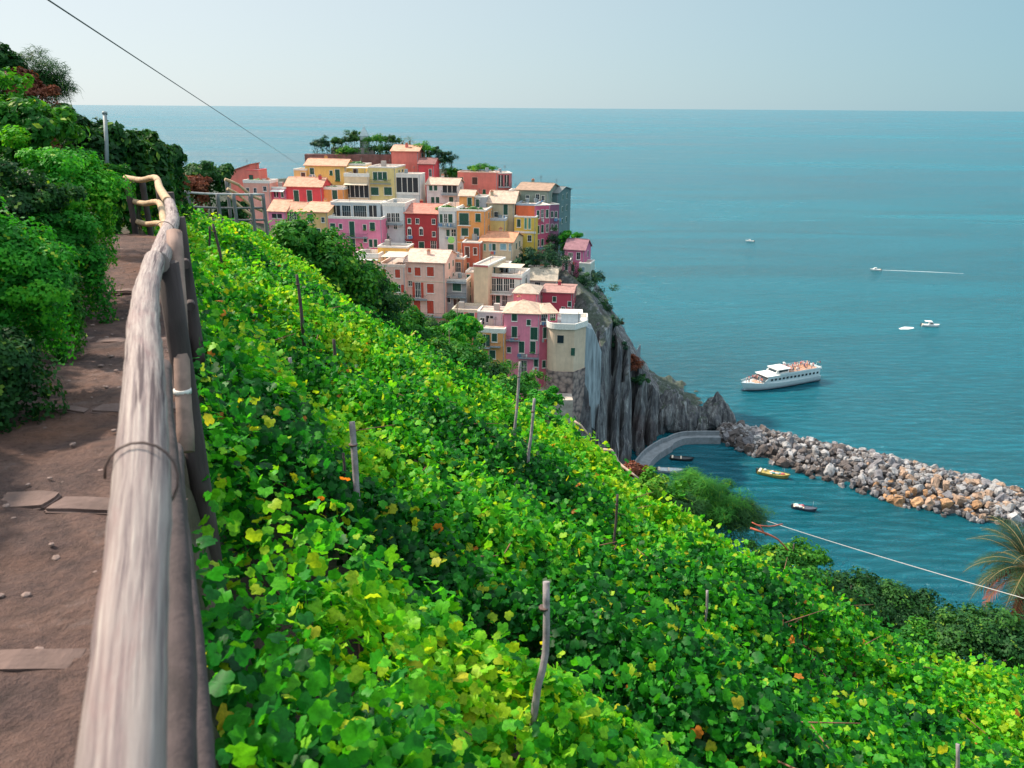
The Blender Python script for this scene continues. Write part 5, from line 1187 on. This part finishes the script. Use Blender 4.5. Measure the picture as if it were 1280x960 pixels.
def ferry():
    b_ = place(925, 489); s_ = place(1017, 473); ctr = (b_+s_)/2; dv = b_-s_; L = dv.length; rz_ = math.atan2(dv.y, dv.x)
    root = empty('ferry', (ctr.x, ctr.y, 0), rz_, 'white two-deck passenger ferry with crowded open top deck sailing past the breakwater', 'ferry')
    W = 6.4; Hh = 1.9
    obj('hull', hull_bm(L, W, Hh, .9, .9, -.6, .08), BSHADE, root, False)
    # navy waterline stripe
    h2 = hull_bm(L*1.002, W*1.012, .35, .0, .9, -.6, .05, deck=False); obj('waterline_stripe', h2, NAVY, root)
    # saloon
    def loft(bm, secs, z0, z1, top_in=.0):
        pass
    x0, x1 = -L*.47, L*.20; hw = W/2*.93
    bm = bmesh.new(); z0, z1 = Hh-.1, Hh+2.2
    lo = [(x0, -hw), (x1+2.6, -hw*.80), (x1+2.6, hw*.80), (x0, hw)]; hi = [(x0, -hw), (x1+.2, -hw*.9), (x1+.2, hw*.9), (x0, hw)]
    for i in range(4):
        j = (i+1) % 4; quad(bm, [(*lo[i], z0), (*lo[j], z0), (*hi[j], z1), (*hi[i], z1)])
    quad(bm, [(*a, z1) for a in hi]); bmesh.ops.recalc_face_normals(bm, faces=bm.faces); obj('saloon', bm, BSHADE, root)
    # sloping front screen, dark
    bm = bmesh.new()
    e = .03
    def fr(t, s): # t 0 low..1 high along front slope, s -1..1
        return (x1+2.6-(2.4)*t+e, s*(hw*.80+(hw*.1)*t), z0+(z1-z0)*t+.02)
    quad(bm, [fr(.30, -.96), fr(.30, .96), fr(.80, .96), fr(.80, -.96)]); obj('windscreen', bm, GLASS, root)
    # bow visor roof
    bm = bmesh.new(); box(bm, x1-3.8, -hw*.93, z1+.004, x1+1.2, hw*.93, z1+.14); obj('fore_roof', bm, BW, root)
    for sgn in (-1, 1):
        nW = 13
        for k in range(nW):
            xx = x0+1.0+(x1-x0-1.6)*k/(nW-1); bm = bmesh.new(); y = sgn*(hw+.02) if xx < x1-3 else sgn*(hw*.965+.03)
            box(bm, xx-.38, min(y, y-sgn*.06), z0+.95, xx+.38, max(y, y-sgn*.06), z0+1.6)
            obj('window', bm, GLASS, root)
    # upper deck bulwark and wheelhouse
    bm = bmesh.new(); zt = z1+.01
    for y in (-hw, hw-.08): box(bm, x0-.6, y, zt, x1-3.5, y+.08, zt+.55)
    box(bm, x0-.6, -hw+.08, zt, x0-.52, hw-.08, zt+.55); obj('bulwark', bm, BSHADE, root)
    bm = bmesh.new(); a0, a1 = x1-7.6, x1-3.4
    lo = [(a0, -hw*.72), (a1+1.0, -hw*.62), (a1+1.0, hw*.62), (a0, hw*.72)]; hi = [(a0, -hw*.70), (a1, -hw*.62), (a1, hw*.62), (a0, hw*.70)]
    for i in range(4):
        j = (i+1) % 4; quad(bm, [(*lo[i], zt), (*lo[j], zt), (*hi[j], zt+1.5), (*hi[i], zt+1.5)])
    bmesh.ops.recalc_face_normals(bm, faces=bm.faces); wh = obj('wheelhouse', bm, BW, root)
    bm = bmesh.new(); box(bm, a0-.5, -hw*.80, zt+1.504, a1+.4, hw*.80, zt+1.64); obj('roof', bm, BW, wh)
    bm = bmesh.new()
    for sgn in (-1, 1): box(bm, a0+.4, sgn*hw*.73-.02, zt+.65, a1-.3, sgn*hw*.73+.02, zt+1.25)
    quad(bm, [(a1+.60, -hw*.55, zt+.65), (a1+.60, hw*.55, zt+.65), (a1+.24, hw*.55, zt+1.22), (a1+.24, -hw*.55, zt+1.22)]); obj('pane', bm, GLASS, wh)
    bm = bmesh.new(); tube(bm, [(a0+.5, 0, zt+1.6), (a0+.3, 0, zt+3.2)], .06, 6); box(bm, a0, -.6, zt+2.7, a0+.3, .6, zt+2.8); obj('mast', bm, BW, root)
    # rails
    bm = bmesh.new()
    for y in (-hw+.04, hw-.04):
        tube(bm, [(x0-.55, y, zt+1.0), (x1-4, y, zt+1.0)], .03, 5)
        for k in range(12): xx = x0+(x1-4-x0)*k/11; tube(bm, [(xx, y, zt+.5), (xx, y, zt+1.0)], .025, 5)
    prev = None
    for k in range(13):
        t = .70+.30*k/12; xx = -L/2+L*t; wv = W/2*(1-((t-.5)/.5)**2.6*.985)
        zz = Hh+.9*((t-.35)/.65)**2
        if t < .985:
            for s2 in (-1, 1):
                tube(bm, [(xx, s2*wv*.96, zz-.05), (xx, s2*wv*.96, zz+.8)], .03, 5)
        if prev:
            for s2 in (-1, 1): tube(bm, [(prev[0], s2*prev[1]*.96, prev[2]+.8), (xx, s2*wv*.96, zz+.8)], .03, 5)
        prev = (xx, wv, zz)
    obj('railing', bm, BW, root)
    bm = bmesh.new()
    for k in range(9):
        xx = x0+.8+k*1.25; box(bm, xx, -hw*.8, zt+.01, xx+.4, hw*.8, zt+.42)
    obj('bench', bm, paint('bench', (.55, .3, .2)), root)
    bm = bmesh.new(); box(bm, L*.27, -1.3, Hh-.05, L*.36, 1.3, Hh+.4); obj('bow_bench', bm, paint('bench', (.55, .3, .2)), root)
    bm = bmesh.new(); tube(bm, [(x0-1.0, 0, zt), (x0-1.6, 0, zt+1.5)], .04, 5); fp = obj('flagpole', bm, BW, root)
    bm = bmesh.new(); 
    for k, cc in enumerate(range(3)): quad(bm, [(x0-1.6-.4*k, 0, zt+1.5), (x0-2.0-.4*k, 0, zt+1.4), (x0-2.0-.4*k, 0, zt+.8), (x0-1.6-.4*k, 0, zt+.9)], k)
    obj('flag', bm, [paint('flag green', (.03, .3, .1)), paint('flag white', (.8, .8, .8)), paint('flag red', (.6, .04, .05))], fp)
    return root, L, W, Hh, zt, x0, x1, rz_, ctr, hw
fr_ = ferry()
# a passenger figure: one skinned body
def person_mesh():
    me = bpy.data.meshes.new('person'); bm = bmesh.new()
    J = {'pel': (0, 0, .92), 'spi': (0, 0, 1.15), 'che': (0, 0, 1.38), 'nek': (0, .0, 1.50), 'hed': (0.02, 0, 1.60), 'top': (0.02, 0, 1.72),
         'hl': (0, .10, .88), 'kl': (.05, .11, .48), 'al': (0, .11, .06), 'tl': (.16, .11, .03), 'hr': (0, -.10, .88), 'kr': (.02, -.11, .48), 'ar': (-.04, -.11, .06), 'tr': (.12, -.11, .03),
         'sl': (0, .18, 1.42), 'el': (.02, .25, 1.14), 'wl': (.16, .22, .95), 'gl': (.22, .21, .90), 'sr': (0, -.18, 1.42), 'er': (.02, -.25, 1.14), 'wr': (.16, -.22, .95), 'gr': (.22, -.21, .90)}
    Rr = {'pel': .15, 'spi': .13, 'che': .15, 'nek': .06, 'hed': .10, 'top': .07, 'hl': .10, 'kl': .065, 'al': .045, 'tl': .04, 'hr': .10, 'kr': .065, 'ar': .045, 'tr': .04, 'sl': .065, 'el': .045, 'wl': .03, 'gl': .035, 'sr': .065, 'er': .045, 'wr': .03, 'gr': .035}
    E = [('pel', 'spi'), ('spi', 'che'), ('che', 'nek'), ('nek', 'hed'), ('hed', 'top'), ('pel', 'hl'), ('hl', 'kl'), ('kl', 'al'), ('al', 'tl'), ('pel', 'hr'), ('hr', 'kr'), ('kr', 'ar'), ('ar', 'tr'), ('che', 'sl'), ('sl', 'el'), ('el', 'wl'), ('wl', 'gl'), ('che', 'sr'), ('sr', 'er'), ('er', 'wr'), ('wr', 'gr')]
    K = list(J); V = {k: bm.verts.new(J[k]) for k in K}
    for a, b in E: bm.edges.new((V[a], V[b]))
    bm.to_mesh(me); bm.free(); o = bpy.data.objects.new('tmp', me); C.objects.link(o)
    md = o.modifiers.new('s', 'SKIN'); 
    if not me.skin_vertices: pass
    for i, k in enumerate(K):
        me.skin_vertices[0].data[i].radius = (Rr[k], Rr[k]); me.skin_vertices[0].data[i].use_root = (k == 'pel')
    s2 = o.modifiers.new('u', 'SUBSURF'); s2.levels = 1; s2.render_levels = 1
    dg = bpy.context.evaluated_depsgraph_get(); out = bpy.data.meshes.new_from_object(o.evaluated_get(dg)); bpy.data.objects.remove(o)
    return out
pm = person_mesh(); pm.name = 'person'
m1, n, p = new_mat('shirt'); oi = n.nodes.new('ShaderNodeObjectInfo'); n.links.new(oi.outputs['Color'], p.inputs['Base Color']); p.inputs['Roughness'].default_value = .8
SKIN = paint('skin', (.55, .30, .20)); TROU = paint('trousers', (.08, .09, .14)); HAIR = paint('hair', (.05, .03, .02))
pm.materials.clear()
for mm in (m1, SKIN, TROU, HAIR): pm.materials.append(mm)
for f in pm.polygons:
    c_ = f.center; f.use_smooth = True
    if c_.z > 1.66 or (c_.z > 1.55 and c_.x < -.02): f.material_index = 3
    elif c_.z > 1.50: f.material_index = 1
    elif abs(c_.y) > .19 and c_.z < 1.25: f.material_index = 1
    elif c_.z < .95: f.material_index = 2 if c_.z > .45 else 1
def ferry_people():
    root, L, W, Hh, zt, x0, x1, rz_, ctr, hw = fr_
    cols = [((.65, .10, .08), 'red'), ((.75, .35, .25), 'orange'), ((.75, .70, .66), 'white'), ((.08, .12, .25), 'navy'), ((.70, .35, .40), 'pink'), ((.10, .10, .11), 'black')]
    M = Matrix.Translation((ctr.x, ctr.y, 0))@Matrix.Rotation(rz_, 4, 'Z'); g = random.Random(4)
    spots = []
    for k in range(46):
        spots.append((x0+.5+(x1-8.5-x0)*g.random(), g.uniform(-hw*.85, hw*.85), zt+.02, 'standing on the open top deck of the ferry'))
    for k in range(22):
        t = g.uniform(.73, .93); wv = W/2*(1-((t-.5)/.5)**2.6)*.8
        spots.append((-L/2+L*t, g.uniform(-wv, wv), Hh+.9*((t-.35)/.65)**2-.12, 'standing on the bow deck of the ferry'))
    for (x, y, z, w_) in spots:
        c_, nm = cols[g.choices(range(6), (5, 5, 4, 2, 3, 1))[0]]
        o = bpy.data.objects.new('person', pm); C.objects.link(o); o.location = M@Vector((x, y, z)); o.rotation_euler = (0, 0, g.random()*6.28); o.scale = (1, 1, g.uniform(.9, 1.03)); o.color = (*c_, 1)
        tag(o, 'passenger in a %s top %s' % (nm, w_), 'person', '%s-topped passengers %s' % (nm, w_))
ferry_people()
FOAM = plain('foam', (.75, .80, .80), .6, .1, 1)
def foamsheet(name, pts, wds, label):
    bm = bmesh.new(); prev = None
    for i, ((px, py), wd_) in enumerate(zip(pts, wds)):
        q = zhit(px, py, .05); v = [bm.verts.new(q+Vector((0, s_*wd_/2*(1+.3*random.random()), 0))) for s_ in (-1, 1)]
        if prev: bm.faces.new((prev[0], v[0], v[1], prev[1]))
        prev = v
    tag(obj(name, bm, FOAM), label, 'wake', kind='stuff')
def motorboat(label, px, py, L, heading, hullc, cabin=True, W=None, persons=0, canopy=False, clutter=False, deckc=None, name='motorboat'):
    q = place(px, py); W = W or L*.34; root = empty(name, (q.x, q.y, 0), R(heading), label, 'boat')
    obj('hull', hull_bm(L, W, L*.11, L*.06, .85, -.3, .12), hullc, root)
    z = L*.11
    bm = bmesh.new(); box(bm, -L*.47, -W*.43, z-.02, -L*.40, W*.43, z+.12); box(bm, -L*.1, -W*.43, z-.02, -L*.04, W*.43, z+.10); obj('bench', bm, deckc or CREAM, root)
    if cabin:
        bm = bmesh.new(); lo = [(-L*.12, -W*.33), (L*.22, -W*.26), (L*.22, W*.26), (-L*.12, W*.33)]; hi = [(-L*.10, -W*.30), (L*.10, -W*.25), (L*.10, W*.25), (-L*.10, W*.30)]
        for i in range(4):
            j = (i+1) % 4; quad(bm, [(*lo[i], z-.1), (*lo[j], z-.1), (*hi[j], z+L*.15), (*hi[i], z+L*.15)])
        quad(bm, [(*a, z+L*.15) for a in hi]); bmesh.ops.recalc_face_normals(bm, faces=bm.faces); cb = obj('cabin', bm, BW, root)
        bm = bmesh.new()
        for s_ in (-1, 1): box(bm, -L*.06, s_*W*.31-.03, z+L*.06, L*.10, s_*W*.31+.03, z+L*.12)
        obj('pane', bm, GLASS, cb)
    if canopy:
        bm = bmesh.new(); box(bm, -L*.35, -W*.38, z+L*.2, L*.05, W*.38, z+L*.21); obj('canopy', bm, BW, root)
        bm = bmesh.new()
        for a in (-L*.33, L*.03):
            for s_ in (-1, 1): tube(bm, [(a, s_*W*.36, z), (a, s_*W*.36, z+L*.2)], .03, 5)
        obj('canopy_frame', bm, GREYM, root)
    if clutter:
        for k in range(7):
            x = random.uniform(-L*.35, L*.3); y = random.uniform(-W*.25, W*.25); bm = bmesh.new(); bmesh.ops.create_icosphere(bm, subdivisions=2, radius=1, matrix=Matrix.Translation((x, y, z+.15))@Matrix.Diagonal((random.uniform(.3, .7), random.uniform(.25, .45), .28, 1)))
            obj('net_heap', bm, [plain('net pale', (.55, .55, .52)), plain('net teal', (.10, .30, .30)), plain('net red', (.4, .08, .1))][k % 3], root)
        bm = bmesh.new(); tube(bm, [(L*.3, 0, z), (L*.3, 0, z+1.6)], .04, 5); obj('mast', bm, GREYM, root)
    bm = bmesh.new(); box(bm, -L*.56, -.2, -.1, -L*.50, .2, z+.35); obj('outboard', bm, IRON, root)
    return root
motorboat('small white motorboat towing a foam wake, uppermost boat on the right', 1094, 338, 5.6, 172, BW, persons=1)
foamsheet('wake', [(1100, 337.5), (1130, 338.5), (1165, 340), (1205, 342)], [.35, .55, .6, .2], 'white foam wake trailing behind the upper motorboat')
motorboat('white cabin motorboat with shade roof beyond the ferry on the right', 1163, 408, 6.6, -12, BW, canopy=True)
foamsheet('wake', [(1124, 411), (1133, 410), (1142, 409.5)], [1.0, 3.0, 1.2], 'small patch of white foam left of the cabin motorboat')
motorboat('tiny white boat alone in the middle of the open sea', 937, 302, 5.5, 160, BW, canopy=False)
motorboat('moored yellow fishing boat loaded with nets inside the breakwater', 967, 595, 7.2, -28, plain('yellow hull', (.36, .29, .08), .6, .4, 2), cabin=False, clutter=True, name='fishing_boat')
motorboat('small dark boat with red and white gear, below the fishing boat', 1006, 637, 5.0, -20, plain('dark hull', (.06, .07, .10), .5, .3, 2), cabin=False, clutter=True, name='rowing_boat')
motorboat('dark slim rowing boat moored by the quay, upper one', 853, 575, 5.5, -12, plain('black hull', (.02, .025, .03), .5, .3, 2), cabin=False, name='rowing_boat')
motorboat('pale rowing boat moored behind the broom bush', 838, 590, 6.0, -8, plain('pale hull', (.45, .50, .52), .5, .2, 2), cabin=False, name='rowing_boat')

# ------------------------------------------------------------------ CABLES
def cable(label, a, b, sag, r, m, name='cable'):
    pts = [a.lerp(b, t/30)-Vector((0, 0, sag*4*(t/30)*(1-t/30))) for t in range(31)]
    # denser towards the near end
    bm = bmesh.new(); tube(bm, pts, r, 6); tag(obj(name, bm, m), label, 'cable')
cable('dark overhead cable crossing the sky from the top left to the village', at(30, -20, 11.5), far(384, 213, 187), .0, .013, plain('cable dark', (.14, .15, .16), .6, .1, 5))
cable('white sagging cable from the red branches towards the palm', at(925, 640, 21), at(1330, 762, 12), .05, .007, plain('cable white', (.45, .45, .44), .6, .1, 5))
sc.render.engine = 'CYCLES'
